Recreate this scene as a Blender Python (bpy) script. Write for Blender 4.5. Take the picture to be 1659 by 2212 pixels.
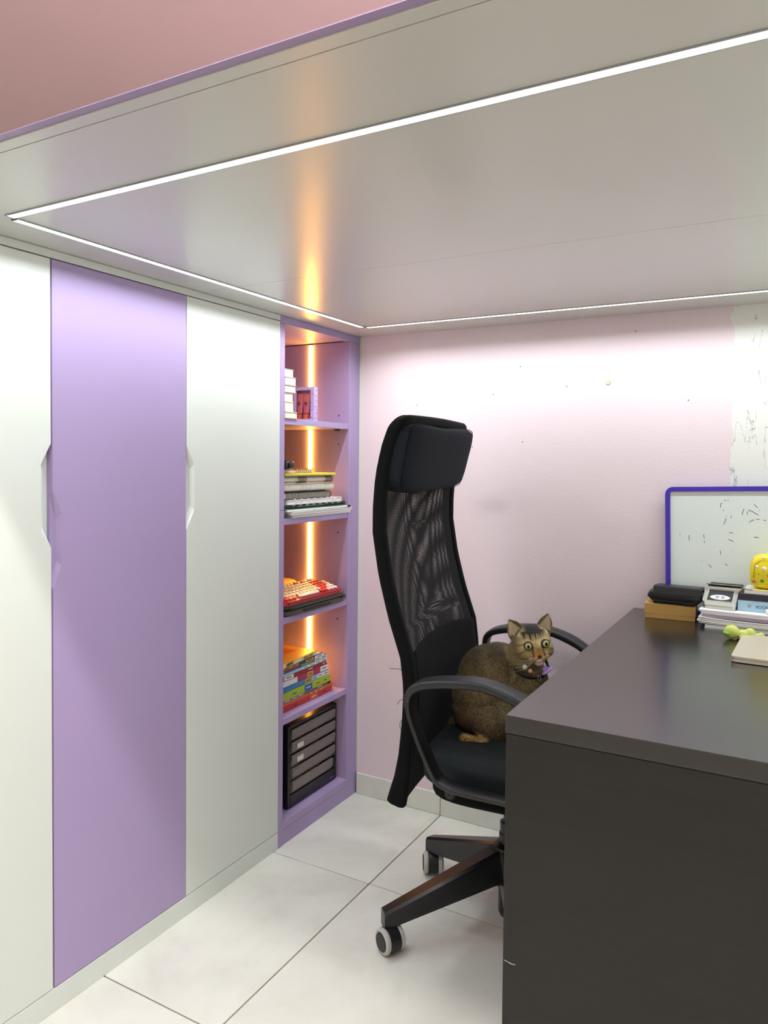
import bpy, bmesh, math, random
from mathutils import Vector, Matrix, noise as mnoise
random.seed(7)
sc = bpy.context.scene
COL = sc.collection
for o in list(bpy.data.objects):
    bpy.data.objects.remove(o, do_unlink=True)

# ------------------------------------------------------------------ camera
CAM_POS = Vector((1.3066, -2.1569, 1.1307)); YAW, PITCH, ROLL = 0.5136, -0.0305, 0.0094
cam = bpy.data.cameras.new('camera'); camo = bpy.data.objects.new('camera', cam); COL.objects.link(camo)
fwd = Vector((-math.sin(YAW)*math.cos(PITCH), math.cos(YAW)*math.cos(PITCH), math.sin(PITCH)))
rgt = Vector((math.cos(YAW), math.sin(YAW), 0)); up = rgt.cross(fwd)
cr, sr = math.cos(ROLL), math.sin(ROLL)
r2 = cr*rgt + sr*up; u2 = -sr*rgt + cr*up
m = Matrix((r2, u2, -fwd)).transposed().to_4x4(); m.translation = CAM_POS
camo.matrix_world = m
cam.sensor_fit = 'HORIZONTAL'; cam.sensor_width = 36.0
cam.lens = 1616.98*36/1659
cam.shift_x = (829.5-826.11)/1659; cam.shift_y = (1044.18-1106)/1659
cam.clip_start = 0.02
sc.camera = camo

# ------------------------------------------------------------------ world, exposure, light levels
w = bpy.data.worlds.new('world'); sc.world = w; w.use_nodes = True
w.node_tree.nodes['Background'].inputs[0].default_value = (1, 0.98, 0.95, 1)
w.node_tree.nodes['Background'].inputs[1].default_value = 0.05
vs = sc.view_settings
vs.view_transform = 'Standard'; vs.look = 'None'; vs.gamma = 1.0; vs.use_curve_mapping = False
vs.exposure = 0.12
LED_FACE, LED_WATT, LED_SPREAD = 5.0, 3.0, 150.0   # under-loft strips: diffuser glow, watts per metre, beam angle
LED_WARM = 74.0        # bookshelf strip
LAMP = 2000.0           # ceiling lamp of the open part of the room

# ------------------------------------------------------------------ helpers
def lin(h):
    h = h.lstrip('#'); v = [int(h[i:i+2], 16)/255 for i in (0, 2, 4)]
    return tuple(c/12.92 if c <= .04045 else ((c+.055)/1.055)**2.4 for c in v)
def NT(name):
    mt = bpy.data.materials.new(name); mt.use_nodes = True
    nt = mt.node_tree; return mt, nt, nt.nodes, nt.links, nt.nodes['Principled BSDF']
MATS = {}
def M(name, col, rough=.5, var=.05, scale=9., bump=0., bscale=120., metal=0., spec=.5, sheen=0., stretch=(1,1,1), coat=0., trans=0., detail=3.):
    if name in MATS: return MATS[name]
    mt, nt, N, L, P = NT(name)
    c = lin(col)
    tc = N.new('ShaderNodeTexCoord'); mp = N.new('ShaderNodeMapping'); mp.inputs['Scale'].default_value = stretch
    L.new(tc.outputs['Object'], mp.inputs['Vector'])
    ns = N.new('ShaderNodeTexNoise'); ns.inputs['Scale'].default_value = scale; ns.inputs['Detail'].default_value = detail
    L.new(mp.outputs['Vector'], ns.inputs['Vector'])
    mx = N.new('ShaderNodeMix'); mx.data_type = 'RGBA'
    mx.inputs[6].default_value = (*[max(0, x*(1-var)) for x in c], 1); mx.inputs[7].default_value = (*[min(1, x*(1+var)) for x in c], 1)
    L.new(ns.outputs['Fac'], mx.inputs[0]); L.new(mx.outputs[2], P.inputs['Base Color'])
    P.inputs['Roughness'].default_value = rough; P.inputs['Metallic'].default_value = metal
    P.inputs['Specular IOR Level'].default_value = spec
    if sheen: P.inputs['Sheen Weight'].default_value = sheen
    if coat: P.inputs['Coat Weight'].default_value = coat
    if trans: P.inputs['Transmission Weight'].default_value = trans
    if bump:
        nb = N.new('ShaderNodeTexNoise'); nb.inputs['Scale'].default_value = bscale; nb.inputs['Detail'].default_value = 2
        L.new(mp.outputs['Vector'], nb.inputs['Vector'])
        b = N.new('ShaderNodeBump'); b.inputs['Strength'].default_value = bump; b.inputs['Distance'].default_value = .002
        L.new(nb.outputs['Fac'], b.inputs['Height']); L.new(b.outputs['Normal'], P.inputs['Normal'])
    MATS[name] = mt; return mt
def EM(name, col, strength):
    mt = bpy.data.materials.new(name); mt.use_nodes = True; N = mt.node_tree.nodes; L = mt.node_tree.links
    N.remove(N['Principled BSDF']); e = N.new('ShaderNodeEmission')
    e.inputs[0].default_value = (*col, 1); e.inputs[1].default_value = strength
    L.new(e.outputs[0], N['Material Output'].inputs[0]); return mt

def link_mesh(name, bm, mat, parent=None, smooth=False, loc=None, rot=None):
    me = bpy.data.meshes.new(name); bmesh.ops.recalc_face_normals(bm, faces=bm.faces[:]); bm.to_mesh(me); bm.free()
    if smooth:
        for p_ in me.polygons: p_.use_smooth = True
    me.materials.append(mat)
    o = bpy.data.objects.new(name, me); COL.objects.link(o)
    if parent: o.parent = parent
    if loc is not None: o.location = loc
    if rot is not None: o.rotation_euler = rot
    return o
def share(o, parent, loc=(0, 0, 0), rot=(0, 0, 0)):
    c = o.copy(); COL.objects.link(c); c.parent = parent; c.location = loc; c.rotation_euler = rot
    return c
def thing(name, label, cat, loc=(0, 0, 0), rot=(0, 0, 0), group=None):
    o = bpy.data.objects.new(name, None); o.empty_display_size = .05; COL.objects.link(o); o.location = loc; o.rotation_euler = rot
    return tag(o, label, cat, group)
def tag(o, label, cat, group=None):
    o['label'] = label; o['category'] = cat
    if group: o['group'] = group
    return o
def struct(o): o['kind'] = 'structure'; return o

def a_box(bm, lo, hi, bevel=0., seg=2):
    r = bmesh.ops.create_cube(bm, size=1.0); vs_ = r['verts']
    for v in vs_:
        for i in range(3): v.co[i] = lo[i] + (v.co[i]+.5)*(hi[i]-lo[i])
    if bevel:
        es = list({e for v in vs_ for e in v.link_edges})
        bmesh.ops.bevel(bm, geom=es, offset=bevel, segments=seg, affect='EDGES', profile=.5)
def box(name, lo, hi, mat, parent=None, bevel=0., seg=2, smooth=False, **k):
    bm = bmesh.new(); a_box(bm, lo, hi, bevel, seg); return link_mesh(name, bm, mat, parent, smooth, **k)
def a_prism(bm, poly, axis, lo, hi):
    """polygon in the two other axes (cyclic order), extruded along axis"""
    def mk(a, b, c):
        v = [0, 0, 0]; v[axis] = c; v[(axis+1) % 3] = a; v[(axis+2) % 3] = b; return bm.verts.new(v)
    A = [mk(a, b, lo) for a, b in poly]; B = [mk(a, b, hi) for a, b in poly]; n = len(poly)
    bm.faces.new(A[::-1]); bm.faces.new(B)
    for i in range(n): bm.faces.new((A[i], A[(i+1) % n], B[(i+1) % n], B[i]))
def prism(name, poly, axis, lo, hi, mat, parent=None, bevel=0., seg=2, **k):
    bm = bmesh.new(); a_prism(bm, poly, axis, lo, hi)
    if bevel: bmesh.ops.bevel(bm, geom=bm.edges[:], offset=bevel, segments=seg, affect='EDGES')
    return link_mesh(name, bm, mat, parent, **k)
def a_sweep(bm, path, sec, side=None, closed=False, cap=True, scale=None):
    """sweep a 2D section (a along 'side', b along normal) along path; side: fixed lateral vector or None"""
    n = len(path); P = [Vector(p_) for p_ in path]; rings = []; prev = None
    for i in range(n):
        if closed: t = P[(i+1) % n]-P[i-1]
        else: t = P[min(i+1, n-1)]-P[max(i-1, 0)]
        t.normalize()
        if side is not None: s = Vector(side); s = (s-t*s.dot(t)).normalized()
        else:
            if prev is None: s = t.orthogonal().normalized()
            else: s = (prev-t*prev.dot(t)).normalized()
            prev = s
        b = t.cross(s); k = scale[i] if scale else 1.
        rings.append([bm.verts.new(P[i]+s*(a_*k)+b*(b_*k)) for a_, b_ in sec])
    ns = len(sec)
    for i in range(n if closed else n-1):
        r0, r1 = rings[i], rings[(i+1) % n]
        for j in range(ns): bm.faces.new((r0[j], r0[(j+1) % ns], r1[(j+1) % ns], r1[j]))
    if cap and not closed: bm.faces.new(rings[0][::-1]); bm.faces.new(rings[-1])
def circ(r, n=8, rb=None): 
    rb = rb or r
    return [(r*math.cos(2*math.pi*i/n), rb*math.sin(2*math.pi*i/n)) for i in range(n)]
def rrect(a, b, r, n=4):
    out = []
    for cx, cy, s in ((a-r, b-r, 0), (-a+r, b-r, 1), (-a+r, -b+r, 2), (a-r, -b+r, 3)):
        for i in range(n+1):
            t = (s+i/n)*math.pi/2; out.append((cx+r*math.cos(t), cy+r*math.sin(t)))
    return out
def a_lathe(bm, prof, n=24, axis=2, at=(0, 0, 0)):
    rings = []
    for r, h in prof:
        ring = []
        for i in range(n):
            t = 2*math.pi*i/n; v = [0, 0, 0]
            v[axis] = h; v[(axis+1) % 3] = r*math.cos(t); v[(axis+2) % 3] = r*math.sin(t)
            ring.append(bm.verts.new(Vector(v)+Vector(at)))
        rings.append(ring)
    for a, b in zip(rings, rings[1:]):
        for i in range(n): bm.faces.new((a[i], a[(i+1) % n], b[(i+1) % n], b[i]))
    bm.faces.new(rings[0][::-1]); bm.faces.new(rings[-1])
def lathe(name, prof, mat, parent=None, n=24, axis=2, at=(0, 0, 0), smooth=False, **k):
    bm = bmesh.new(); a_lathe(bm, prof, n, axis, at); return link_mesh(name, bm, mat, parent, smooth, **k)
def a_soft(bm, c, half, p=5., n=10, fn=None):
    """superellipsoid block (cushion-like)"""
    g = n+1; idx = {}
    def vt(i, j, k):
        if (i, j, k) not in idx: idx[(i, j, k)] = bm.verts.new((2*i/g-1, 2*j/g-1, 2*k/g-1))
        return idx[(i, j, k)]
    for ax in range(3):
        for e in (0, g):
            for i in range(g):
                for j in range(g):
                    q = []
                    for a_, b_ in ((i, j), (i+1, j), (i+1, j+1), (i, j+1)):
                        c_ = [0, 0, 0]; c_[ax] = e; c_[(ax+1) % 3] = a_; c_[(ax+2) % 3] = b_; q.append(vt(*c_))
                    bm.faces.new(q)
    done = list(idx.values())
    for v in done:
        x, y, z = v.co; q = (abs(x)**p+abs(y)**p+abs(z)**p)**(1/p)
        u = Vector((x/q, y/q, z/q))
        if fn: u = fn(u)
        v.co = Vector((c[0]+u.x*half[0], c[1]+u.y*half[1], c[2]+u.z*half[2]))
def soft(name, c, half, mat, parent=None, p=5., n=10, fn=None, **k):
    bm = bmesh.new(); a_soft(bm, c, half, p, n, fn); return link_mesh(name, bm, mat, parent, True, **k)
def a_ball(bm, c, r, rot=None, seg=20):
    mt = Matrix.Translation(c)
    if rot is not None: mt = mt @ rot.to_4x4()
    mt = mt @ Matrix.Diagonal((*r, 1)) if hasattr(r, '__len__') else mt @ Matrix.Scale(r, 4)
    bmesh.ops.create_uvsphere(bm, u_segments=seg, v_segments=max(8, seg*2//3), radius=1., matrix=mt)
def ball(name, c, r, mat, parent=None, rot=None, seg=20, **k):
    bm = bmesh.new(); a_ball(bm, c, r, rot, seg); return link_mesh(name, bm, mat, parent, True, **k)
def tube(name, path, r, mat, parent=None, n=8, closed=False, smooth=True, scale=None, **k):
    bm = bmesh.new(); a_sweep(bm, path, circ(r, n), None, closed, True, scale); return link_mesh(name, bm, mat, parent, smooth, **k)
def catmull(pts, n=6, closed=False):
    out = []; P = [Vector(p_) for p_ in pts]; N_ = len(P)
    rng = range(N_ if closed else N_-1)
    for i in rng:
        if closed: p0, p1, p2, p3 = P[i-1], P[i], P[(i+1) % N_], P[(i+2) % N_]
        else: p0, p1, p2, p3 = P[max(i-1, 0)], P[i], P[i+1], P[min(i+2, N_-1)]
        for j in range(n):
            t = j/n
            out.append(.5*((2*p1)+(p2-p0)*t+(2*p0-5*p1+4*p2-p3)*t*t+(3*p1-p0-3*p2+p3)*t**3))
    if not closed: out.append(P[-1])
    return out
def lerp_tab(tab, x):
    if x <= tab[0][0]: return tab[0][1]
    for (a, b), (c, d) in zip(tab, tab[1:]):
        if x <= c: return b+(d-b)*(x-a)/(c-a)
    return tab[-1][1]
def text(name, s, size, mat, parent, loc, rot, extrude=.0002, align='CENTER'):
    cu = bpy.data.curves.new(name, 'FONT'); cu.body = s; cu.size = size; cu.align_x = align; cu.align_y = 'CENTER'; cu.extrude = extrude
    o = bpy.data.objects.new(name, cu); COL.objects.link(o)
    dg = bpy.context.evaluated_depsgraph_get(); me = bpy.data.meshes.new_from_object(o.evaluated_get(dg))
    bpy.data.objects.remove(o, do_unlink=True); me.materials.append(mat)
    o = bpy.data.objects.new(name, me); COL.objects.link(o); o.parent = parent; o.location = loc; o.rotation_euler = rot
    return o

# ------------------------------------------------------------------ materials of the room
WHITE = M('white_laminate', '#dde3dd', .42, .012, 5, spec=.45)
PURPLE = M('lilac_laminate', '#ac9ac4', .45, .02, 6, spec=.4)
SOFFIT = M('soffit_laminate', '#c6c6bf', .27, .012, 4, spec=.5)
DARK = M('dark_gap', '#1c1a1e', .8)
CEIL = M('ceiling_paint', '#e4c9d0', .85, .03, 3, .12, 200)
PLAIN = M('plain_wall_paint', '#efebe4', .85, .02, 3, .1, 200)
GROUT = M('grout', '#7d6f60', .95, .1, 40)
ALU = M('aluminium', '#b9bcc0', .35, .03, metal=1.)
BLACKP = M('black_plastic', '#17181b', .42, .08, 30, .05, 400)
def tile_mat():
    mt, nt, N, L, P = NT('porcelain_tile')
    tc = N.new('ShaderNodeTexCoord'); oi = N.new('ShaderNodeObjectInfo')
    ad = N.new('ShaderNodeVectorMath'); ad.operation = 'MULTIPLY_ADD'; ad.inputs[1].default_value = (1, 1, 1)
    cb = N.new('ShaderNodeCombineXYZ'); ml = N.new('ShaderNodeMath'); ml.operation = 'MULTIPLY'; ml.inputs[1].default_value = 37.
    L.new(oi.outputs['Random'], ml.inputs[0]); L.new(ml.outputs[0], cb.inputs[0]); L.new(ml.outputs[0], cb.inputs[1])
    L.new(tc.outputs['Object'], ad.inputs[0]); L.new(cb.outputs[0], ad.inputs[2])
    n1 = N.new('ShaderNodeTexNoise'); n1.inputs['Scale'].default_value = 3.2; n1.inputs['Detail'].default_value = 9; n1.inputs['Roughness'].default_value = .62; n1.inputs['Distortion'].default_value = .5
    L.new(ad.outputs[0], n1.inputs['Vector'])
    rp = N.new('ShaderNodeValToRGB'); e = rp.color_ramp.elements
    e[0].position = .32; e[0].color = (*lin('#d2d3c8'), 1); e[1].position = .68; e[1].color = (*lin('#e6e7de'), 1)
    x = e.new(.5); x.color = (*lin('#dedfd5'), 1)
    L.new(n1.outputs['Fac'], rp.inputs[0]); L.new(rp.outputs[0], P.inputs['Base Color'])
    n2 = N.new('ShaderNodeTexNoise'); n2.inputs['Scale'].default_value = 14; n2.inputs['Detail'].default_value = 6; L.new(ad.outputs[0], n2.inputs['Vector'])
    mr = N.new('ShaderNodeMapRange'); mr.inputs[3].default_value = .3; mr.inputs[4].default_value = .5
    L.new(n2.outputs['Fac'], mr.inputs[0]); L.new(mr.outputs[0], P.inputs['Roughness'])
    P.inputs['Specular IOR Level'].default_value = .4
    return mt
TILE = tile_mat()
def wall_mat():
    """pink emulsion with an unpainted plaster field right of x = 1.14, pale rims at the skirting and the bookcase"""
    mt, nt, N, L, P = NT('pink_wall_paint')
    tc = N.new('ShaderNodeTexCoord'); sp = N.new('ShaderNodeSeparateXYZ'); L.new(tc.outputs['Object'], sp.inputs[0])
    def math_(op, a, b=None, c=None):
        nd = N.new('ShaderNodeMath'); nd.operation = op
        for i, v in enumerate((a, b, c)):
            if v is None: continue
            if isinstance(v, (int, float)): nd.inputs[i].default_value = v
            else: L.new(v, nd.inputs[i])
        return nd.outputs[0]
    def nz(scale, det=4, st=(1, 1, 1), dist=0):
        mp = N.new('ShaderNodeMapping'); mp.inputs['Scale'].default_value = st; L.new(tc.outputs['Object'], mp.inputs[0])
        n = N.new('ShaderNodeTexNoise'); n.inputs['Scale'].default_value = scale; n.inputs['Detail'].default_value = det; n.inputs['Distortion'].default_value = dist
        L.new(mp.outputs[0], n.inputs[0]); return n.outputs['Fac']
    def mixc(f, a, b):
        mx = N.new('ShaderNodeMix'); mx.data_type = 'RGBA'
        if isinstance(f, float): mx.inputs[0].default_value = f
        else: L.new(f, mx.inputs[0])
        for k_, v in ((6, a), (7, b)):
            if isinstance(v, tuple): mx.inputs[k_].default_value = (*v, 1)
            else: L.new(v, mx.inputs[k_])
        return mx.outputs[2]
    X, Z = sp.outputs[0], sp.outputs[2]
    pink = mixc(nz(2.2, 4), lin('#ead8de'), lin('#eee1e6'))
    # grey scuffs left by chair backs
    dx = math_('SUBTRACT', X, .50); dz = math_('SUBTRACT', Z, 1.0)
    d = math_('SQRT', math_('ADD', math_('POWER', math_('MULTIPLY', dx, 4.2), 2.), math_('POWER', math_('MULTIPLY', dz, 9.), 2.)))
    near = math_('SUBTRACT', 1., math_('MINIMUM', d, 1.))
    sc_ = math_('MULTIPLY', math_('POWER', near, 1.5), math_('MULTIPLY', nz(16, 6, (.6, 1, 1.6)), .75))
    pink = mixc(math_('MINIMUM', math_('MULTIPLY', math_('POWER', sc_, 1.6), .9), .4), pink, lin('#8e8684'))
    # plaster field, ragged edge
    ex = math_('ADD', X, math_('MULTIPLY', math_('SUBTRACT', nz(22, 6, (1, 1, .5)), .5), .05))
    pl = math_('GREATER_THAN', ex, 1.138)
    crack = math_('LESS_THAN', math_('ABSOLUTE', math_('SUBTRACT', nz(9, 6, (2.6, 1, .55), .3), .5)), .0045)
    gate = math_('GREATER_THAN', nz(11, 3), .5)
    plc = mixc(math_('MULTIPLY', crack, gate), lin('#eceee8'), lin('#b9bbb5'))
    col = mixc(pl, pink, plc)
    # unpainted rim beside the bookcase and pale rim above the skirting
    rim = math_('LESS_THAN', X, math_('ADD', .011, math_('MULTIPLY', nz(12), .006)))
    col = mixc(rim, col, lin('#e8e4d8'))
    low = math_('LESS_THAN', Z, math_('ADD', .078, math_('MULTIPLY', nz(7, 3), .02)))
    col = mixc(low, col, lin('#eed9e0'))
    # fine specks
    spk = math_('GREATER_THAN', nz(75, 1), .795)
    col = mixc(math_('MULTIPLY', spk, .5), col, lin('#f6eef0'))
    L.new(col, P.inputs['Base Color']); P.inputs['Roughness'].default_value = .6; P.inputs['Specular IOR Level'].default_value = .3
    b = N.new('ShaderNodeBump'); b.inputs['Strength'].default_value = .12; b.inputs['Distance'].default_value = .003
    hh = math_('ADD', nz(130, 3), math_('ADD', math_('MULTIPLY', pl, 1.5), math_('MULTIPLY', crack, -2.)))
    L.new(hh, b.inputs['Height']); L.new(b.outputs[0], P.inputs['Normal'])
    return mt
WALL = wall_mat()

# ------------------------------------------------------------------ room shell
X0, X1, Y0, ZC, H = -1.70, 2.60, -3.60, 2.40, 1.5418
fl = struct(box('floor', (X0, Y0, -.06), (X1, .0, -.003), GROUT))
struct(box('wall_back', (X0, 0, -.06), (X1, .08, ZC), WALL))
struct(box('wall_left', (X0-.08, Y0, -.06), (X0, .08, ZC), PLAIN))
struct(box('wall_right', (X1, Y0, -.06), (X1+.08, .08, ZC), PLAIN))
struct(box('wall_front', (X0-.08, Y0-.08, -.06), (X1+.08, Y0, ZC), PLAIN))
struct(box('ceiling', (X0-.08, Y0-.08, ZC), (X1+.08, .08, ZC+.08), CEIL))
# floor tiles 600 mm, joints as laid
TA, TB, G = .4552, .3176, .0016
bm = bmesh.new(); a_box(bm, (-.3+G, -.3+G, -.008), (.3-G, .3-G, 0), .0012, 1)
t0 = link_mesh('floor_tile', bm, TILE, fl); first = True
cut = []
for i in range(-4, 5):
    for j in range(-1, 7):
        xa, xb = TB+.6*i, TB+.6*(i+1); yb, ya = -TA-.6*(j), -TA-.6*(j+1)
        xa2, xb2, ya2, yb2 = max(xa, X0), min(xb, X1), max(ya, Y0), min(yb, 0)
        if xb2-xa2 < .02 or yb2-ya2 < .02: continue
        if abs(xb2-xa2-.6) < 1e-6 and abs(yb2-ya2-.6) < 1e-6:
            if first: t0.location = (xa+.3, ya+.3, 0); first = False
            else: share(t0, fl, (xa+.3, ya+.3, 0))
        else:
            cx, cy = (xa2+xb2)/2, (ya2+yb2)/2; hx, hy = (xb2-xa2)/2, (yb2-ya2)/2
            box('floor_tile', (-hx+G, -hy+G, -.008), (hx-G, hy-G, 0), TILE, fl, .0012, 1, loc=(cx, cy, 0))
# skirting of cut tiles along the pink wall
sk = struct(box('baseboard_back', (.003, -.0065, 0), (X1, 0, .068), GROUT))
xs = [0.003]+[TB+.6*i for i in range(0, 4)]+[X1]
for a, b in zip(xs, xs[1:]):
    box('skirting_tile', (a+.001, -.0095, .0005), (b-.001, -.0005, .0700), TILE, sk, .001, 1)
# screw plug and nail holes in the pink wall
wb = bpy.data.objects['wall_back']
CREAMP = M('plug_plastic', '#d9cdb4', .5)
lathe('wall_plug', [(.0072, 0), (.0072, .0015), (.0055, .002), (.0052, .0008)], CREAMP, wb, 20, 1, smooth=False, loc=(.818, -.002, 1.358))
bpy.data.objects['wall_plug'].rotation_euler = (0, 0, 0)
h0 = lathe('nail_hole', [(.0016, 0), (.0016, .0006)], DARK, wb, 8, 1, loc=(.559, -.0006, 1.415))
for x, z in ((.475, 1.335), (.408, 1.176), (.70, 1.35), (.215, 1.31), (.57, 1.19), (.89, 1.495), (1.03, 1.30)):
    share(h0, wb, (x, -.0006, z))

# ------------------------------------------------------------------ loft platform over the nook
lp = thing('loft_platform', 'white under-panelled loft platform with a thin lilac front edge', 'loft platform', (0, 0, H))
YE, YS = -1.5405, -.762
LX0, LX1 = X0, X1
box('soffit_panel', (LX0, YS+.0006, 0), (LX1, 0, .010), SOFFIT, lp)
box('soffit_panel', (LX0, -1.5185, 0), (LX1, YS-.0006, .010), SOFFIT, lp)
box('edge_strip', (LX0, YE, -.0006), (LX1, -1.5205, .0095), SOFFIT, lp, .0006, 1)
box('front_edging', (LX0, YE-.0125, .0012), (LX1, YE-.0002, .0024), M('lilac_edge_shaded', '#9d8baf', .45), lp)  # lilac laminate darkened, the underside's shade is put into the colour
box('deck_board', (LX0, -1.52, .0102), (LX1, 0, .0200), M('deck_white', '#f0ece6', .7), lp)  # unseen deck top, made white to bounce lamp light onto the ceiling

# ------------------------------------------------------------------ lights the place has
LEDM = EM('led_diffuser_white', (.96, .985, 1.0), LED_FACE)
WARMM = EM('led_diffuser_warm', (1.0, .43, .05), LED_WARM)
def strip(label, a, b):
    a, b = Vector(a), Vector(b); ln = (b-a).length; ang = math.atan2(b.y-a.y, b.x-a.x)
    t = thing('led_strip_light', label, 'light strip', a, (0, 0, ang), 'recessed strip lights under the loft')
    box('profile', (0, -.0085, -.0008), (ln, .0085, .0), ALU, t)
    for sd in (-1, 1): box('profile_lip', (0, min(sd*.0069, sd*.0085), -.0024), (ln, max(sd*.0069, sd*.0085), -.0006), ALU, t)
    box('diffuser', (.004, -.0068, -.0022), (ln-.004, .0068, -.0008), LEDM, t)
    la = bpy.data.lights.new('strip_beam', 'AREA'); la.shape = 'RECTANGLE'; la.size = ln-.008; la.size_y = .0136
    la.energy = LED_WATT*ln; la.color = (.92, .965, 1.0); la.spread = math.radians(LED_SPREAD)
    lo_ = bpy.data.objects.new('strip_beam', la); COL.objects.link(lo_); lo_.parent = t; lo_.location = (ln/2, 0, -.0026)
    for x in (0, ln-.004): box('end_cap', (x, -.006, -.0022), (x+.004, .006, -.0008), BLACKP, t)
    return t
LY0, LY1, LXa, LXb = -1.3475, -.160, .109, 2.20
strip('white strip light along the outer edge of the loft underside', (LXa+.004, LY0, H), (LXb, LY0, H))
strip('white strip light running parallel to the wardrobe doors', (LXa, LY0+.012, H), (LXa, LY1-.008, H))
strip('white strip light along the loft underside beside the pink wall', (LXa+.008, LY1, H), (LXb, LY1, H))
strip('white strip light across the far end of the loft underside', (LXb+.012, LY0, H), (LXb+.012, LY1, H))
lampx, lampy = 1.05, -1.950
tl = thing('ceiling_lamp', 'small round warm white lamp hanging from the pink ceiling', 'ceiling lamp', (lampx, lampy, ZC))
lathe('ceiling_rose', [(.05, 0), (.05, -.008), (.020, -.014), (.008, -.016), (.008, -.05), (.016, -.055), (.016, -.068)], WHITE, tl, 28)
lathe('bulb', [(.014, -.068), (.024, -.078), (.030, -.096), (.027, -.114), (.014, -.124), (.002, -.127)], EM('lamp_glow', (1, .975, .92), LAMP), tl, 20)

# ------------------------------------------------------------------ wardrobe
wd = thing('wardrobe', 'tall built-in wardrobe with white and lilac doors with notched finger pulls', 'wardrobe', (0, -.437, 0))
WY = -1.546+.437    # local far end
box('carcass', (-.55, WY, .0), (-.0195, -.0005, H-.001), WHITE, wd)
box('plinth', (-.0190, WY, .0), (-.0005, -.0005, .0490), WHITE, wd, .0006, 1)
box('top_filler', (-.0190, WY, 1.5255), (-.0008, -.0005, H-.0008), WHITE, wd)
def door(y0, y1, side, zs, df, db, mat, lab):
    """zs = z of the four notch corners top to bottom; notch depth df at the face, db through the back"""
    zb, zt = .0512, 1.5228
    def outline(d, ins, dz):
        n0, n1, n2, n3 = zs
        nt = [(n0-dz, ins), (n1-dz, d), (n2+dz, d), (n3+dz, ins)]
        if side > 0:
            return [(y0, zb), (y1, zb)]+[(y1-dd, z) for z, dd in nt[::-1]]+[(y1, zt), (y0, zt)]
        return [(y0, zb), (y1, zb), (y1, zt), (y0, zt)]+[(y0+dd, z) for z, dd in nt]
    bm = bmesh.new(); F = outline(df, .0, 0); Mi = outline(max(df-.006, .001), .0, .012)
    A = [bm.verts.new((0, a, b)) for a, b in F]; B = [bm.verts.new((-.010, a, b)) for a, b in Mi]; n = len(A)
    bm.faces.new(A)
    for i in range(n): bm.faces.new((A[i], A[(i+1) % n], B[(i+1) % n], B[i]))
    bm.faces.new(B[::-1])
    if db: a_prism(bm, outline(db, 0, .0), 0, -.0185, -.0102)
    else: a_prism(bm, [(y0, zb), (y1, zb), (y1, zt), (y0, zt)], 0, -.0185, -.0102)
    bmesh.ops.translate(bm, verts=bm.verts[:], vec=(-.0006, 0, 0))
    o = link_mesh('door', bm, mat, wd); o['label'] = lab; return o
o = .437
door(-1.544+o, -1.1835+o, 1, (1.158, 1.118, .985, .950), .022, .011, WHITE, 'white door with its finger pull on the edge beside the lilac door')
door(-1.1795+o, -.8105+o, -1, (1.066, 1.018, .911, .866), .020, 0, PURPLE, 'lilac door with a lower finger pull')
door(-.8075+o, -.4385+o, -1, (1.163, 1.118, 1.004, .958), .026, 0, WHITE, 'white door beside the bookcase')

# ------------------------------------------------------------------ bookcase
bk = thing('bookcase', 'tall narrow lilac bookcase in the corner beside the pink wall', 'bookcase', (0, 0, 0))
BD = -.40
box('side_panel', (BD, -.4368, 0), (-.0006, -.4155, H-.0225), PURPLE, bk, .0007, 1)
box('side_panel', (BD, -.0670, 0), (-.0006, -.0490, H-.0225), PURPLE, bk, .0007, 1)
box('filler_strip', (-.022, -.0478, 0), (-.0012, -.0005, H-.0225), PURPLE, bk, .0006, 1)
box('top_rail', (-.022, -.4368, H-.0218), (0, -.0005, H-.0005), PURPLE, bk, .0006, 1)
box('top_panel', (BD, -.4155, H-.0200), (-.022, -.0670, H-.0020), PURPLE, bk)
box('back_panel', (BD-.006, -.4368, 0), (BD, -.0005, H-.002), PURPLE, bk)
SZ = (1.2505, .9590, .6695, .3725)
for z in SZ:
    box('shelf', (BD, -.4153, z-.018), (-.003, -.0672, z), PURPLE, bk, .0007, 1)
box('bottom_panel', (BD, -.4153, .046), (-.001, -.0672, .0685), PURPLE, bk, .0007, 1)
box('kick_panel', (-.02, -.4153, 0), (-.0015, -.0672, .0455), PURPLE, bk, .0006, 1)
ph = lathe('pin_hole', [(.0026, 0), (.0026, .0006)], DARK, bk, 10, 1, loc=(-.040, -.0678, 1.278))
for z in (1.183, .890, .602): share(ph, bk, (-.040, -.0678, z))
box('shelf_pin', (-.052, -.078, 1.2275), (-.036, -.0672, 1.2325), BLACKP, bk, .001, 1)
ws = thing('led_strip_light', 'warm orange vertical strip light inside the lilac bookcase', 'light strip', (-.153, -.067, 0))
zz = [.0685]+sorted(SZ)+[H-.024]
for a, b in zip(zz, zz[1:]):
    t = b-.018 if b < 1.5 else b
    box('diffuser', (-.005, -.0045, a+.002), (.005, -.0012, t-.002), WARMM, ws)
    box('profile', (-.0065, -.0012, a+.001), (.0065, -.0002, t-.001), ALU, ws)
box('end_cap', (-.0055, -.005, H-.026), (.0055, -.0012, H-.0235), BLACKP, ws)

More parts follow.
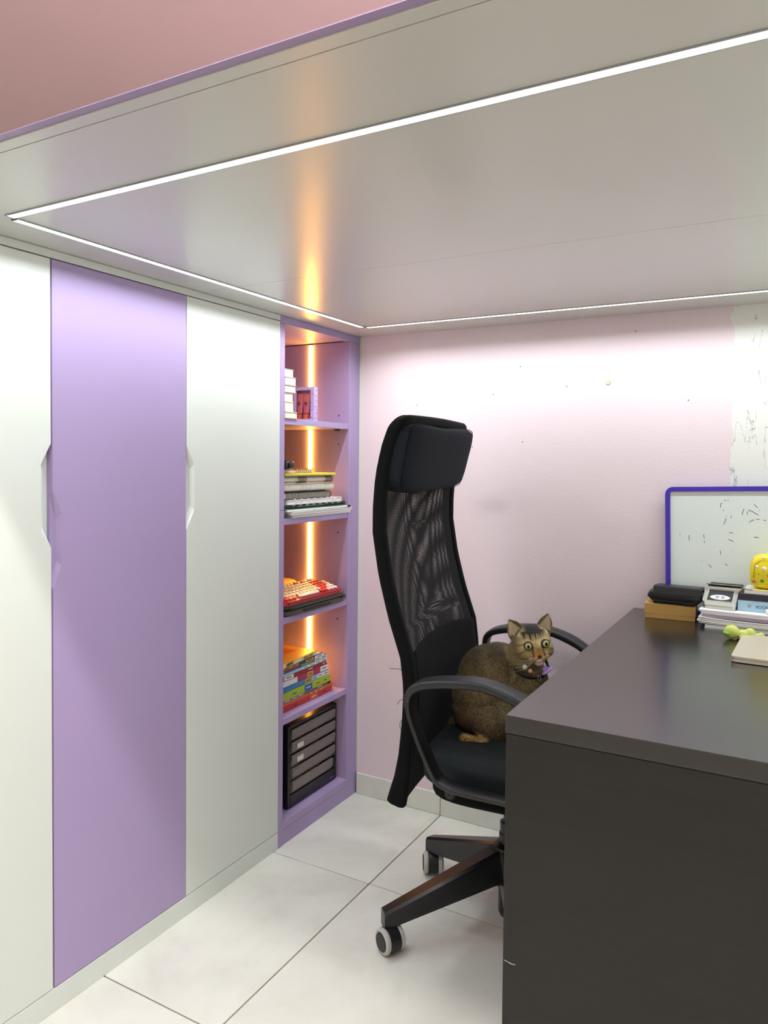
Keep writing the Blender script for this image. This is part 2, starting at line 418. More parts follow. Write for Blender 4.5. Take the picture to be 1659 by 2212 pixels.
# ------------------------------------------------------------------ desk
def desk_mat():
    mt, nt, N, L, P = NT('black_brown_stained_ash')
    tc = N.new('ShaderNodeTexCoord'); mp = N.new('ShaderNodeMapping'); mp.inputs['Scale'].default_value = (60, 2.2, 60); L.new(tc.outputs['Object'], mp.inputs[0])
    n = N.new('ShaderNodeTexNoise'); n.inputs['Scale'].default_value = 2.4; n.inputs['Detail'].default_value = 5; n.inputs['Distortion'].default_value = .4; L.new(mp.outputs[0], n.inputs[0])
    mx = N.new('ShaderNodeMix'); mx.data_type = 'RGBA'; mx.inputs[6].default_value = (*lin('#121210'), 1); mx.inputs[7].default_value = (*lin('#1e1d19'), 1)
    L.new(n.outputs['Fac'], mx.inputs[0]); L.new(mx.outputs[2], P.inputs['Base Color'])
    P.inputs['Roughness'].default_value = .26; P.inputs['Specular IOR Level'].default_value = .5; P.inputs['IOR'].default_value = 1.5; P.inputs['Coat Weight'].default_value = .5; P.inputs['Coat Roughness'].default_value = .2
    b = N.new('ShaderNodeBump'); b.inputs['Strength'].default_value = .06; b.inputs['Distance'].default_value = .001; L.new(n.outputs['Fac'], b.inputs['Height']); L.new(b.outputs[0], P.inputs['Normal'])
    return mt
DESKM = desk_mat()
DESKV = DESKM.copy(); DESKV.name = 'black_brown_stained_ash_panel'
for nd in DESKV.node_tree.nodes:
    if nd.type == 'MAPPING': nd.inputs['Scale'].default_value = (2.2, 60, 60)
    if nd.type == 'BSDF_PRINCIPLED': nd.inputs['Roughness'].default_value = .5; nd.inputs['Specular IOR Level'].default_value = .4; nd.inputs['Coat Weight'].default_value = 0.
dk = thing('desk', 'black-brown wooden desk standing against the pink wall', 'desk', (.900, 0, 0))
DT = .7275
box('desktop', (0, -1.031, DT-.0285), (.66, -.001, DT), DESKM, dk, .0012, 2)
box('side_panel', (.0012, -1.0300, 0), (.659, -1.000, DT-.0292), DESKV, dk, .001, 1)
box('side_panel', (.0012, -.040, 0), (.659, -.012, DT-.0292), DESKV, dk, .001, 1)
box('back_panel', (.60, -1.000, .22), (.62, -.040, DT-.0285), DESKV, dk)
SCR = M('scratch', '#b8b2a6', .6)
for q in ((0.0035, -1.0306, .330, .012, 8), (.013, -1.0306, .3275, .010, -5)):
    box('scratch', (0, -.0001, 0), (q[3], .0001, .0012), SCR, dk, loc=q[:3], rot=(0, math.radians(q[4]), 0))

# ------------------------------------------------------------------ office chair
def fabric(name, col, rough=.9):
    return M(name, col, rough, .25, 500, .5, 900, sheen=.02, spec=.15, detail=1)
FAB = fabric('black_chair_fabric', '#0a0c0d'); FAB2 = fabric('charcoal_pillow_fabric', '#1d2129'); FABS = M('worn_seat_fabric', '#1a2022', .75, .35, 18, .3, 700, sheen=.04, spec=.2)
ARM = M('grey_black_arm_plastic', '#1e2024', .45, .1, 40, .08, 500); GLOSS = M('satin_black_nylon', '#131417', .3, .1, 20)
RUB = M('grey_caster_tyre', '#b9bab4', .6); CHROME = M('chrome', '#c9cbd0', .15, metal=1.)
def mesh_net(name, k, rot, thr):
    mt, nt, N, L, P = NT(name)
    uv = N.new('ShaderNodeUVMap'); uv.uv_map = 'net'
    mp = N.new('ShaderNodeMapping'); mp.inputs['Rotation'].default_value = (0, 0, rot); mp.inputs['Scale'].default_value = (k, k*.8, 1); L.new(uv.outputs[0], mp.inputs[0])
    sp = N.new('ShaderNodeSeparateXYZ'); L.new(mp.outputs[0], sp.inputs[0])
    def c(s):
        nd = N.new('ShaderNodeMath'); nd.operation = 'COSINE'; L.new(s, nd.inputs[0]); return nd.outputs[0]
    a = N.new('ShaderNodeMath'); a.operation = 'ADD'; L.new(c(sp.outputs[0]), a.inputs[0]); L.new(c(sp.outputs[1]), a.inputs[1])
    g = N.new('ShaderNodeMath'); g.operation = 'GREATER_THAN'; g.inputs[1].default_value = thr; L.new(a.outputs[0], g.inputs[0])
    P.inputs['Base Color'].default_value = (*lin('#0a0b0c'), 1); P.inputs['Roughness'].default_value = .85
    tr = N.new('ShaderNodeBsdfTransparent'); ms = N.new('ShaderNodeMixShader')
    L.new(g.outputs[0], ms.inputs[0]); L.new(P.outputs[0], ms.inputs[1]); L.new(tr.outputs[0], ms.inputs[2]); L.new(ms.outputs[0], N['Material Output'].inputs[0])
    return mt
NET1 = mesh_net('front_net', 2*math.pi/.0030, 0., 1.0); NET2 = mesh_net('rear_net', 2*math.pi/.00318, .035, .9)
CH = Vector((.705, -.45, 0))
ch = thing('office_chair', 'high-back black mesh office chair with headrest pillow, turned to the desk', 'chair', CH, (0, 0, math.radians(5)))
# rear line of the back in side view (local x by z)
REAR = [(.345, -.219), (.42, -.201), (.48, -.193), (.552, -.186), (.625, -.183), (.696, -.192), (.786, -.223), (.877, -.247), (.97, -.262), (1.03, -.262), (1.094, -.257), (1.156, -.244), (1.20, -.228), (1.225, -.214)]
HW = .228
zs_ = [.366+(1.190-.366)*i/30 for i in range(31)]
def cen(z): return lerp_tab(REAR, z)+.0145
near = [(cen(z), -HW, z) for z in [.359, .3605, .363]+zs_]
arc = []
for i in range(1, 8):
    t = math.pi/2*i/8; arc.append((cen(1.19+.032*math.sin(t)), -HW+.045*(1-math.cos(t)), 1.190+.032*math.sin(t)))
top = [(cen(1.222), -HW+.045+(2*HW-.09)*i/8, 1.222+.003*math.sin(math.pi*i/8)) for i in range(9)]
path = near+arc+top+[(a, -b, c) for a, b, c in arc[::-1]]+[(a, -b, c) for a, b, c in near[::-1]]
bm = bmesh.new()
def sec_side(path):
    rings = []; n = len(path); P = [Vector(p_) for p_ in path]
    for i in range(n):
        t = (P[min(i+1, n-1)]-P[max(i-1, 0)]).normalized(); s = Vector((0, 1, 0)).cross(t) if abs(t.y) < .7 else Vector((1, 0, 0))
        s = Vector((1, 0, 0)); s = (s-t*s.dot(t)).normalized(); b = t.cross(s)
        z = P[i].z; k = 1.0+.5*max(0, (.47-z)/.10) if z < .47 else 1.
        hb = .0125
        e_ = min(i, n-1-i)
        if e_ < 4: k *= (.35, .72, .9, .98)[e_]; hb *= (.4, .75, .92, 1.)[e_]
        rings.append([bm.verts.new(P[i]+s*(a_*k)+b*b_) for a_, b_ in rrect(.0150, hb, min(.008, hb*.9), 3)])
    ns = len(rings[0])
    for r0, r1 in zip(rings, rings[1:]):
        for j in range(ns): bm.faces.new((r0[j], r0[(j+1) % ns], r1[(j+1) % ns], r1[j]))
    bm.faces.new(rings[0][::-1]); bm.faces.new(rings[-1])
sec_side(path)
link_mesh('back_frame', bm, FAB, ch, True)
def panel(name, z0, z1, off, mat, bow, uvn=True, thick=0., zfun=None):
    nz_, ny = 40, 16; me = bpy.data.meshes.new(name); V = []; F = []; UV = []
    yw = HW-.006; s = 0.; prevp = None; arcl = []
    for i in range(nz_+1):
        z = z0+(z1-z0)*i/nz_; x = cen(z)+off
        if prevp: s += math.hypot(x-prevp[0], z-prevp[1])
        prevp = (x, z); arcl.append(s)
        for j in range(ny+1):
            y = -yw+2*yw*j/ny; q = 1-(y/yw)**2
            zz_ = z+(zfun(y/yw, i/nz_) if zfun else 0)
            V.append((cen(zz_)+off-bow*q*(1 if z > .75 else .6), y, zz_)); UV.append((y*(1+.06*math.sin(z*9)), s+.010*q))
    for i in range(nz_):
        for j in range(ny):
            a = i*(ny+1)+j; F.append((a, a+1, a+ny+2, a+ny+1))
    me.from_pydata(V, [], F); uvl = me.uv_layers.new(name='net')
    for l in me.loops: uvl.data[l.index].uv = UV[l.vertex_index]
    for p_ in me.polygons: p_.use_smooth = True
    me.materials.append(mat); o = bpy.data.objects.new(name, me); COL.objects.link(o); o.parent = ch
    if thick:
        md = o.modifiers.new('thickness', 'SOLIDIFY'); md.thickness = thick; md.offset = 0
    return o
panel('back_mesh', .66, 1.215, .010, NET1, .026)
panel('back_mesh', .40, 1.215, -.011, NET2, .010)
panel('lumbar_panel', .36, .700, .0115, FAB, .020, thick=.004, zfun=lambda v, t: t*.018*(1-v*v))
# headrest pillow
def pil(u):
    x, y, z = u; z2 = z
    if z > 0: z2 = z*(1-.14*(1-y*y)*1.0-.03*y)
    return Vector((x*(1-.35*max(0, abs(y)-.8))+.5*z, y*(1+.02*z), z2+.03*math.sin(3*y)))
hp = soft('headrest_pillow', (-.209, -.008, 1.140), (.038, .224, .083), FAB2, ch, 5., 18, pil)
pts = []
for i in range(48):
    t = 2*math.pi*i/48; c_, s_ = math.cos(t), math.sin(t); q = (abs(c_)**7+abs(s_)**7)**(1/7); y, z = c_/q, s_/q
    u = pil(Vector((.62, y*.985, z*.97))); pts.append((-.209+u.x*.038*1.0, -.008+u.y*.224*1.003, 1.140+u.z*.083*1.004))
tube('seam_piping', pts, .0011, FAB, hp, 6, True)
# seat
def seatf(u):
    x, y, z = u
    zz_ = z-.10*(1-x*x)*(1-y*y)*(1 if z > 0 else 0)+(.32*max(0, -x-.55) if z < 0 else 0)+(-.35*max(0, x-.6))
    return Vector((x, y*(1-.05*max(0, -x)), zz_))
st = soft('seat', (.085, 0, .447), (.247, .254, .041), FABS, ch, 6., 18, seatf)
soft('seat_shell', (.09, 0, .412), (.228, .242, .030), FAB, st, 6, 12)
# tattered underside cloth and mechanism
prism('seat_mechanism', [(-.10, -.10), (.10, -.10), (.10, .10), (-.10, .10)], 2, .345, .395, BLACKP, ch, .012, 2, loc=(.0, 0, 0))
# arm loops
def arm(sgn):
    y = sgn*.283
    loop = [(.16, .443), (.06, .444), (-.03, .447), (-.064, .453), (-.085, .467), (-.114, .522), (-.138, .578), (-.146, .612), (-.139, .640), (-.110, .656), (-.044, .667), (.022, .668), (.088, .648), (.150, .612), (.198, .560), (.215, .500), (.205, .458)]
    P = catmull([(x, y, z) for x, z in loop], 5, True)
    bm = bmesh.new(); a_sweep(bm, P, rrect(.021, .0055, .004, 3), (0, 1, 0), True)
    a = link_mesh('armrest', bm, GLOSS, ch, True)
    pad = [(-.149, .606), (-.142, .640), (-.112, .660), (-.044, .672), (.022, .673), (.090, .653), (.140, .622)]
    bm = bmesh.new(); PP = catmull([(x, y, z) for x, z in pad], 5)
    n = len(PP); a_sweep(bm, PP, rrect(.026, .0085, .006, 3), (0, 1, 0), False, True, [.55+.45*math.sin(math.pi*min(1, i/(n-1)*1.6+.08)) if i < n*.3 else 1. for i in range(n)])
    link_mesh('arm_pad', bm, ARM, a, True)
    for bx_ in (-.060, .14):
        b = lathe('bolt', [(.0125, 0), (.0125, .020), (.0112, .022), (.0100, .022), (.0100, .0212)], BLACKP, a, 22, 1, loc=(bx_, sgn*.248, .4265)); b.scale = (1, sgn, 1)
        d = lathe('bolt_head', [(.0088, 0), (.0088, .0222), (.0080, .0230), (.0032, .0230), (.003, .0215)], ARM, a, 20, 1, loc=(bx_, sgn*.248, .4265)); d.scale = (1, sgn, 1)
    box('arm_bracket', (-.05, min(y, y-sgn*.05), .432), (.19, max(y, y-sgn*.05), .442), BLACKP, a, .003)
arm(-1); arm(1)
# gas lift and five-star base
lathe('gas_column', [(.020, .035), (.0245, .045), (.0245, .235), (.0225, .24), (.0225, .262), (.0145, .263), (.0145, .35)], GLOSS, ch, 24, smooth=False)
hub = lathe('base_hub', [(.034, .112), (.042, .12), (.044, .190), (.038, .208), (.029, .213)], GLOSS, ch, 28)
def leg(ang, cyaw):
    c_, s_ = math.cos(ang), math.sin(ang)
    bm = bmesh.new(); N_ = 8; rings = []
    for i in range(N_+1):
        t = i/N_; r = .03+.285*t; ztop = .206-.114*t; zb = .068+.004*t+.0*(1-t); hw = .026-.010*t; zb = .066-.010*math.sin(math.pi*min(1, t*1.2))*.0+(.0 if t > .2 else 0)
        zb = .064+(.0)*t
        zb = ztop-(.078-.038*t)
        rings.append([bm.verts.new((r, a_, z_)) for a_, z_ in ((-hw, zb), (-hw, ztop-.006), (-hw*.7, ztop), (hw*.7, ztop), (hw, ztop-.006), (hw, zb))])
    for r0, r1 in zip(rings, rings[1:]):
        for j in range(6): bm.faces.new((r0[j], r0[(j+1) % 6], r1[(j+1) % 6], r1[j]))
    bm.faces.new(rings[0][::-1]); bm.faces.new(rings[-1])
    bmesh.ops.bevel(bm, geom=[e for e in bm.edges if len(e.link_faces) == 2 and e.calc_face_angle() > .9], offset=.002, segments=2, affect='EDGES')
    link_mesh('leg', bm, GLOSS, ch, loc=(0, 0, 0), rot=(0, 0, ang))
    R_ = .303
    e = bmesh.new()
    a_lathe(e, [(.0055, .045), (.0055, .066), (.009, .066), (.009, .078)], 12, 2)
    # hood between the wheels
    pr = [(.0, .010)]+[(.0295*math.cos(t), .029+.0295*math.sin(t)) for t in [math.radians(a_) for a_ in range(-10, 200, 15)]]
    pr = [(.0295*math.cos(math.radians(a_)), .029+.0295*math.sin(math.radians(a_))) for a_ in range(-35, 226, 15)]
    vv = [[e.verts.new((a_-.012, y_, b_)) for a_, b_ in pr] for y_ in (-.013, .013)]
    e.faces.new(vv[0]); e.faces.new(vv[1][::-1]); n = len(pr)
    for i in range(n): e.faces.new((vv[0][i], vv[0][(i+1) % n], vv[1][(i+1) % n], vv[1][i]))
    cs = link_mesh('caster', e, BLACKP, ch, loc=(R_*c_, R_*s_, 0), rot=(0, 0, cyaw))
    for sg in (-1, 1):
        wobj = lathe('wheel', [(.0215, 0), (.0215, .0115), (.019, .0145), (.005, .0150)], BLACKP, cs, 28, 1, loc=(-.012, sg*.0135, .029)); wobj.scale = (1, sg, 1)
        ty = lathe('tyre', [(.0215, -.001), (.0272, .000), (.029, .004), (.0285, .0095), (.0245, .0125), (.0215, .0118)], RUB, cs, 28, 1, loc=(-.012, sg*.0135, .029)); ty.scale = (1, sg, 1)
base = math.radians(224.6-5)
cy = [math.radians(151), math.radians(119), 1.1, .3, 2.2]
for i in range(5): leg(base-2*math.pi/5*i, cy[i]-math.radians(5) if i < 2 else cy[i])
# frayed threads on the back edge
for pth in ([(-.180, -.236, .668), (-.197, -.238, .669), (-.214, -.240, .668)], [(-.178, -.236, .604), (-.189, -.238, .600), (-.196, -.240, .590)], [(-.178, -.236, .565), (-.189, -.240, .548), (-.184, -.240, .530)]):
    tube('loose_thread', catmull(pth, 4), .0006, FAB, ch, 5)

# ------------------------------------------------------------------ cat (local x = image-wise right flank, -y = toward the viewer it looks at)
def build_cat():
    CO = Vector((.670, -.450, 0))
    def remesh(bm, vox, it, fac=.5):
        me = bpy.data.meshes.new('tmp'); bm.to_mesh(me); bm.free(); o = bpy.data.objects.new('tmp', me); COL.objects.link(o)
        md = o.modifiers.new('r', 'REMESH'); md.mode = 'VOXEL'; md.voxel_size = vox
        if it: sm = o.modifiers.new('s', 'SMOOTH'); sm.factor = fac; sm.iterations = it
        dg = bpy.context.evaluated_depsgraph_get(); out = bpy.data.meshes.new_from_object(o.evaluated_get(dg))
        bpy.data.objects.remove(o, do_unlink=True); return out
    HC = Vector((.0735, -.045, .702))
    hrot = Matrix.Rotation(math.radians(-8), 3, 'Y') @ Matrix.Rotation(math.radians(4), 3, 'Z')
    def hd(x, y, z): return HC + hrot @ Vector((x, y, z))     # head space: -y muzzle, z crown
    bm = bmesh.new()
    B = lambda c, r, rot=None: a_ball(bm, c, r, rot, 24)
    # trunk: rump, back arch, shoulders, chest
    B((-.030, .010, .532), (.080, .085, .075)); B((-.022, .010, .600), (.076, .076, .085)); B((.000, .006, .625), (.070, .066, .066))
    B((-.034, .010, .566), (.0785, .080, .075)); B((.045, -.005, .605), (.062, .060, .072)); B((.068, -.022, .585), (.052, .050, .085)); B((.030, .0, .55), (.075, .07, .07))
    B((-.010, -.055, .515), (.060, .040, .052))           # near thigh
    # neck
    for t in range(5):
        k = t/4; B(Vector((.050, -.008, .640)).lerp(HC, k*.75), .050-.006*k)
    # fore legs
    for x in (.060, .098):
        for t in range(7):
            k = t/6; B((x+.004*k, -.035-.012*k, .585-.112*k), .021-.006*k)
        B((x+.006, -.062, .476), (.014, .022, .012))
    # hind foot and tail lying on the seat
    for t in range(6):
        k = t/5; B((-.088+.045*k, -.082-.006*k, .488-.008*k), (.013, .012, .012-.002*k))
    for t in range(12):
        k = t/11; a_ = math.pi*(.95-.75*k); B((-.02+.085*math.cos(a_), .03+.070*math.sin(a_), .480-.004*k), .013-.004*k)
    # skull, cheeks, muzzle
    B(HC, (.0445, .043, .040), hrot); B(hd(0, .0, .008), (.0435, .042, .038), hrot)
    for s in (-1, 1):
        B(hd(s*.0255, -.012, -.012), (.020, .026, .022), hrot); B(hd(s*.0110, -.043, -.0215), (.0135, .012, .0105), hrot)
    B(hd(0, -.028, -.012), (.020, .026, .020), hrot); B(hd(0, -.036, .004), (.0095, .022, .014), hrot); B(hd(0, -.046, -.012), (.0078, .010, .0090), hrot)
    B(hd(0, -.038, -.0340), (.0125, .013, .0095), hrot); B(hd(0, -.012, .022), (.030, .028, .018), hrot)
    me1 = remesh(bm, .0030, 5)
    bm = bmesh.new(); bm.from_mesh(me1)
    # ears: curved cups with thickness
    for s, tip, lean in ((-1, (-.0487, .002, .0640), 0), (1, (.0490, .002, .0645), 0)):
        tipv = Vector(tip); bi = Vector((s*.0125, .002, .029)); bo = Vector((s*.0465, .008, .009)); nrm = Vector((s*.25, -1, .1)).normalized()
        mid = (bi+bo)/2; rows = 12; cols = 10; VV = []
        for layer in (0, 1):
            for i in range(rows+1):
                t = i/rows; wd_ = max(.16, (1-t**3.2)*(1+.04*math.sin(math.pi*t))); cn = mid.lerp(tipv, t)
                a0 = cn+(bi-mid)*wd_; a1 = cn+(bo-mid)*wd_
                for j in range(cols+1):
                    q = j/cols; dp = math.sin(math.pi*q)
                    pnt = a0.lerp(a1, q)-nrm*(.013*dp*(1-t*.8))
                    if layer: pnt = pnt-nrm*(.0052+.004*(1-t)*dp)
                    VV.append(bm.verts.new(hd(*pnt)))
        n_ = cols+1; off = (rows+1)*n_
        for i in range(rows):
            for j in range(cols):
                a = i*n_+j
                bm.faces.new([VV[k] for k in (a, a+1, a+n_+1, a+n_)]); bm.faces.new([VV[off+k] for k in (a, a+n_, a+n_+1, a+1)])
        for i in range(rows):
            for j in (0, cols):
                a = i*n_+j; bm.faces.new([VV[k] for k in (a, a+n_, off+a+n_, off+a)])
        for j in range(cols):
            for i in (0, rows):
                a = i*n_+j; bm.faces.new([VV[k] for k in (a, a+1, off+a+1, off+a)])
    bmesh.ops.recalc_face_normals(bm, faces=bm.faces[:])
    me2 = remesh(bm, .0016, 2)
    # fur colour
    import numpy as np
    nv = len(me2.vertices); co = np.empty(nv*3); me2.vertices.foreach_get('co', co); co = co.reshape(-1, 3)
    hi = np.array(hrot.inverted()); hc = (co-np.array(HC))@hi.T
    def col(h): return np.array(lin(h))
    C = np.tile(col('#6b5b3e'), (nv, 1))
    def blend(mask, h): 
        nonlocal C; mk = np.clip(mask, 0, 1)[:, None]; C = C*(1-mk)+col(h)*mk
    def sm(x, a, b): t = np.clip((x-a)/(b-a), 0, 1); return t*t*(3-2*t)
    x, y, z = co.T; hx, hy, hz = hc.T
    rh = np.sqrt(hx**2+hy**2+hz**2); head = 1-sm(rh, .060, .072); earz = (hz > .036)&(np.abs(hx) > .012); head = np.maximum(head, (hz > .02)*1.)
    blend(sm(z, .60, .69)*(1-head)*.55, '#2e261a')                       # darker spine
    blend((1-sm(z, .48, .54))*.45*(1-head), '#2c241a')                   # darker haunch
    blend((np.sin(x*95+z*40)*.5+.5)**3*.28*(1-head), '#3a3020')          # faint body bars
    foot = (1-sm(np.hypot((x+.075)/.045, (z-.487)/.020), .7, 1.0))*(y < -.065)
    blend(foot*.75, '#a9854c')
    blend(head*.85, '#7d6b46')
    front = sm(-hy, .0, .02)*head
    g = lambda cx, cz, rx, rz: np.exp(-(((hx-cx)/rx)**2+((hz-cz)/rz)**2))*front
    for s in (-1, 1):
        blend(g(s*.0198, .0075, .0165, .0145)*1.5, '#cbb884')             # pale ring round the eye
        blend(g(s*.030, -.012, .016, .014)*.6, '#94794a')
        blend(g(s*.012, -.020, .012, .009)*.9, '#c4a06a')                # whisker pads
        blend(np.exp(-((hx-s*(.0115-.10*(hz+.002)))/.0030)**2)*(hz < .006)*(hz > -.017)*front*.95, '#2a1c10')   # tear line
        for k in (0, 1, 2):
            blend(np.exp(-((hz+.016+.0042*k-.12*(np.abs(hx)-.014))/.0011)**2)*(np.abs(hx) > .009)*(np.abs(hx) < .022)*(hx*s > 0)*front*.7, '#4a3218')
        blend(np.exp(-((hz-.010+.35*(np.abs(hx)-.028))/.0022)**2)*(np.abs(hx) > .028)*(hx*s > 0)*front*.7, '#32281a')   # cheek stripe
        blend(np.exp(-((hz+.006+.55*(np.abs(hx)-.030))/.0025)**2)*(np.abs(hx) > .026)*(hx*s > 0)*front*.6, '#32281a')
    blend(g(0, .006, .0065, .016)*.9, '#a89468'); blend(g(0, -.007, .0072, .0095)*1.25, '#a8702c')
    crown = sm(hz+.006*np.sin(hx*430+.7), .017, .030)*(np.abs(hx) < .026)*head
    blend(crown*np.clip(.5+.9*np.sin(hx*760+2.2*np.sin(hx*210+1))+(hz-.024)*60, 0, 1)*(hz < .036), '#1d1813'); blend(sm(hz, .029, .034)*(np.abs(hx) < .020)*(hz < .046)*1., '#17130f')
    blend((1-sm(np.hypot(hx, (hz+.033)/.8), .008, .014))*front*.95, '#cfc3ac')       # pale chin
    nrm_ = np.empty(nv*3); me2.vertices.foreach_get('normal', nrm_); nrm_ = nrm_.reshape(-1, 3)@hi.T
    ear = ((hz > .036)&(np.abs(hx) > .016))|((hz > .022)&(np.abs(hx) > .030))
    blend(ear*sm(hz, .026, .042), '#6a5638'); inner = np.zeros(nv)
    for s, tx, tz_ in ((-1, -.0487, .064), (1, .049, .0645)):
        bx_, bz_ = s*.0125, .029; ox_, oz_ = s*.0465, .009
        def sd(ax_, az_, flip):
            dx_, dz_ = tx-ax_, tz_-az_; l_ = math.hypot(dx_, dz_); return flip*((hx-ax_)*dz_-(hz-az_)*dx_)/l_
        di = sd(bx_, bz_, s); do = sd(ox_, oz_, -s)
        inner = np.maximum(inner, sm(di, -.001, .002)*sm(do, -.004, -.001)*(hx*s > 0))
    inner = inner*ear*(nrm_[:, 1] < -.2)*sm(hz, .020, .028)*(np.abs(hx) > .020)
    tipm = sm(hz, .052, .062)
    blend(inner*(1-tipm*.4)*.95, '#b8a68c'); blend(inner*g(-.030, .045, .009, .014)*0+inner*(np.sin(hx*800+hz*300)*.5+.5)*.35, '#d8cbb0')
    me2.color_attributes.new('fur', 'FLOAT_COLOR', 'POINT')
    me2.color_attributes['fur'].data.foreach_set('color', np.hstack([C, (1-.78*head)[:, None]]).ravel().astype(np.float32))
    for p_ in me2.polygons: p_.use_smooth = True
    mt, nt, N, L, P = NT('ticked_tabby_fur')
    at = N.new('ShaderNodeAttribute'); at.attribute_name = 'fur'; tc = N.new('ShaderNodeTexCoord')
    mp = N.new('ShaderNodeMapping'); mp.inputs['Scale'].default_value = (1, 1, .55); L.new(tc.outputs['Object'], mp.inputs[0])
    n1 = N.new('ShaderNodeTexNoise'); n1.inputs['Scale'].default_value = 330; n1.inputs['Detail'].default_value = 3; L.new(mp.outputs[0], n1.inputs[0])
    n2 = N.new('ShaderNodeTexNoise'); n2.inputs['Scale'].default_value = 45; n2.inputs['Detail'].default_value = 3; L.new(mp.outputs[0], n2.inputs[0])
    ad = N.new('ShaderNodeMath'); ad.operation = 'MULTIPLY_ADD'; ad.inputs[1].default_value = .35; L.new(n2.outputs['Fac'], ad.inputs[0]); L.new(n1.outputs['Fac'], ad.inputs[2])
    mr = N.new('ShaderNodeMapRange'); mr.inputs[1].default_value = .48; mr.inputs[2].default_value = .86; mr.inputs[3].default_value = -.7; mr.inputs[4].default_value = .75
    L.new(ad.outputs[0], mr.inputs[0]); am = N.new('ShaderNodeMath'); am.operation = 'MULTIPLY_ADD'; am.inputs[2].default_value = 1.
    L.new(mr.outputs[0], am.inputs[0]); L.new(at.outputs['Alpha'], am.inputs[1])
    vm = N.new('ShaderNodeVectorMath'); vm.operation = 'SCALE'; L.new(at.outputs['Color'], vm.inputs[0]); L.new(am.outputs[0], vm.inputs['Scale']); L.new(vm.outputs[0], P.inputs['Base Color'])
    P.inputs['Roughness'].default_value = .75; P.inputs['Specular IOR Level'].default_value = .25; P.inputs['Sheen Weight'].default_value = .15
    b = N.new('ShaderNodeBump'); b.inputs['Strength'].default_value = .6; b.inputs['Distance'].default_value = .003; L.new(n1.outputs['Fac'], b.inputs['Height']); L.new(b.outputs[0], P.inputs['Normal'])
    me2.materials.append(mt); me2.name = 'cat'
    cat = bpy.data.objects.new('cat', me2); COL.objects.link(cat); cat.location = CO; cat.rotation_euler = (0, 0, YAW)
    tag(cat, 'brown ticked tabby cat with tongue out sitting on the office chair', 'cat')
    # short coat: one thin blade per hair
    rng = np.random.default_rng(5); pick = rng.choice(nv, min(nv, 42000), replace=False)
    nw = np.empty(nv*3); me2.vertices.foreach_get('normal', nw); nw = nw.reshape(-1, 3)
    eyes = [np.array(hd(s_*.0198, -.0385, .0075)) for s_ in (-1, 1)]+[np.array(hd(0, -.053, -.016)), np.array(hd(0, -.049, -.0275))]
    keep = np.ones(len(pick), bool)
    for c_, r_ in zip(eyes, (.0135, .0135, .008, .011)): keep &= np.linalg.norm(co[pick]-c_, axis=1) > r_
    pick = pick[keep]; P0 = co[pick]; n0 = nw[pick]; hw_ = head[pick][:, None]; er_ = ear[pick][:, None]
    nose = np.array(hd(0, -.050, -.010)); fh = P0-nose; fh /= np.linalg.norm(fh, axis=1)[:, None]+1e-9
    fl_ = (1-hw_)*np.array([-.45, .15, -.85])+hw_*fh+rng.normal(0, .22, P0.shape)
    fl_ -= n0*(fl_*n0).sum(1)[:, None]; fl_ /= np.linalg.norm(fl_, axis=1)[:, None]+1e-9
    d_ = fl_*.90+n0*.42; d_ /= np.linalg.norm(d_, axis=1)[:, None]
    ln_ = (.0075*(1-hw_)+.0034*hw_)*(1-.35*er_)*rng.uniform(.6, 1.15, (len(pick), 1))
    sd_ = np.cross(d_, n0); sd_ /= np.linalg.norm(sd_, axis=1)[:, None]+1e-9
    wv = .00048*(1-.3*hw_); A_ = P0-n0*.0004
    V_ = np.stack([A_-sd_*wv, A_+sd_*wv, A_+d_*ln_], 1).reshape(-1, 3); F_ = np.arange(len(V_)).reshape(-1, 3)
    fm = bpy.data.meshes.new('fur'); fm.from_pydata(V_.tolist(), [], F_.tolist())
    tick = np.where(rng.random((len(pick), 1)) < .38, rng.uniform(1.25, 2.1, (len(pick), 1)), rng.uniform(.35, .95, (len(pick), 1)))
    tick = 1+(tick-1)*(1-.55*hw_)
    fc = np.repeat(np.clip(C[pick]*tick, 0, 1), 3, axis=0); fm.color_attributes.new('fur', 'FLOAT_COLOR', 'POINT')
    fm.color_attributes['fur'].data.foreach_set('color', np.hstack([fc, np.ones((len(fc), 1))]).ravel().astype(np.float32))
    fmt, _, N2, L2, P2 = NT('tabby_hair'); a2 = N2.new('ShaderNodeAttribute'); a2.attribute_name = 'fur'; L2.new(a2.outputs['Color'], P2.inputs['Base Color'])
    P2.inputs['Roughness'].default_value = .6; P2.inputs['Specular IOR Level'].default_value = .3
    fm.materials.append(fmt); fo_ = bpy.data.objects.new('fur', fm); COL.objects.link(fo_); fo_.parent = cat; fo_['kind'] = 'stuff'
    vn_ = np.repeat(n0*.8+d_*.2, 3, axis=0); vn_ /= np.linalg.norm(vn_, axis=1)[:, None]
    for p_ in fm.polygons: p_.use_smooth = True
    fm.normals_split_custom_set_from_vertices(vn_.tolist())
    RIM = M('eye_rim', '#0d0a08', .35); IRIS = M('eye_iris', '#b4ad74', .12, .25, 240, coat=1.); PUP = M('eye_pupil', '#050505', .08, coat=1.)
    he = hrot.to_euler()
    look = Matrix.Rotation(math.radians(-12), 3, 'Z')
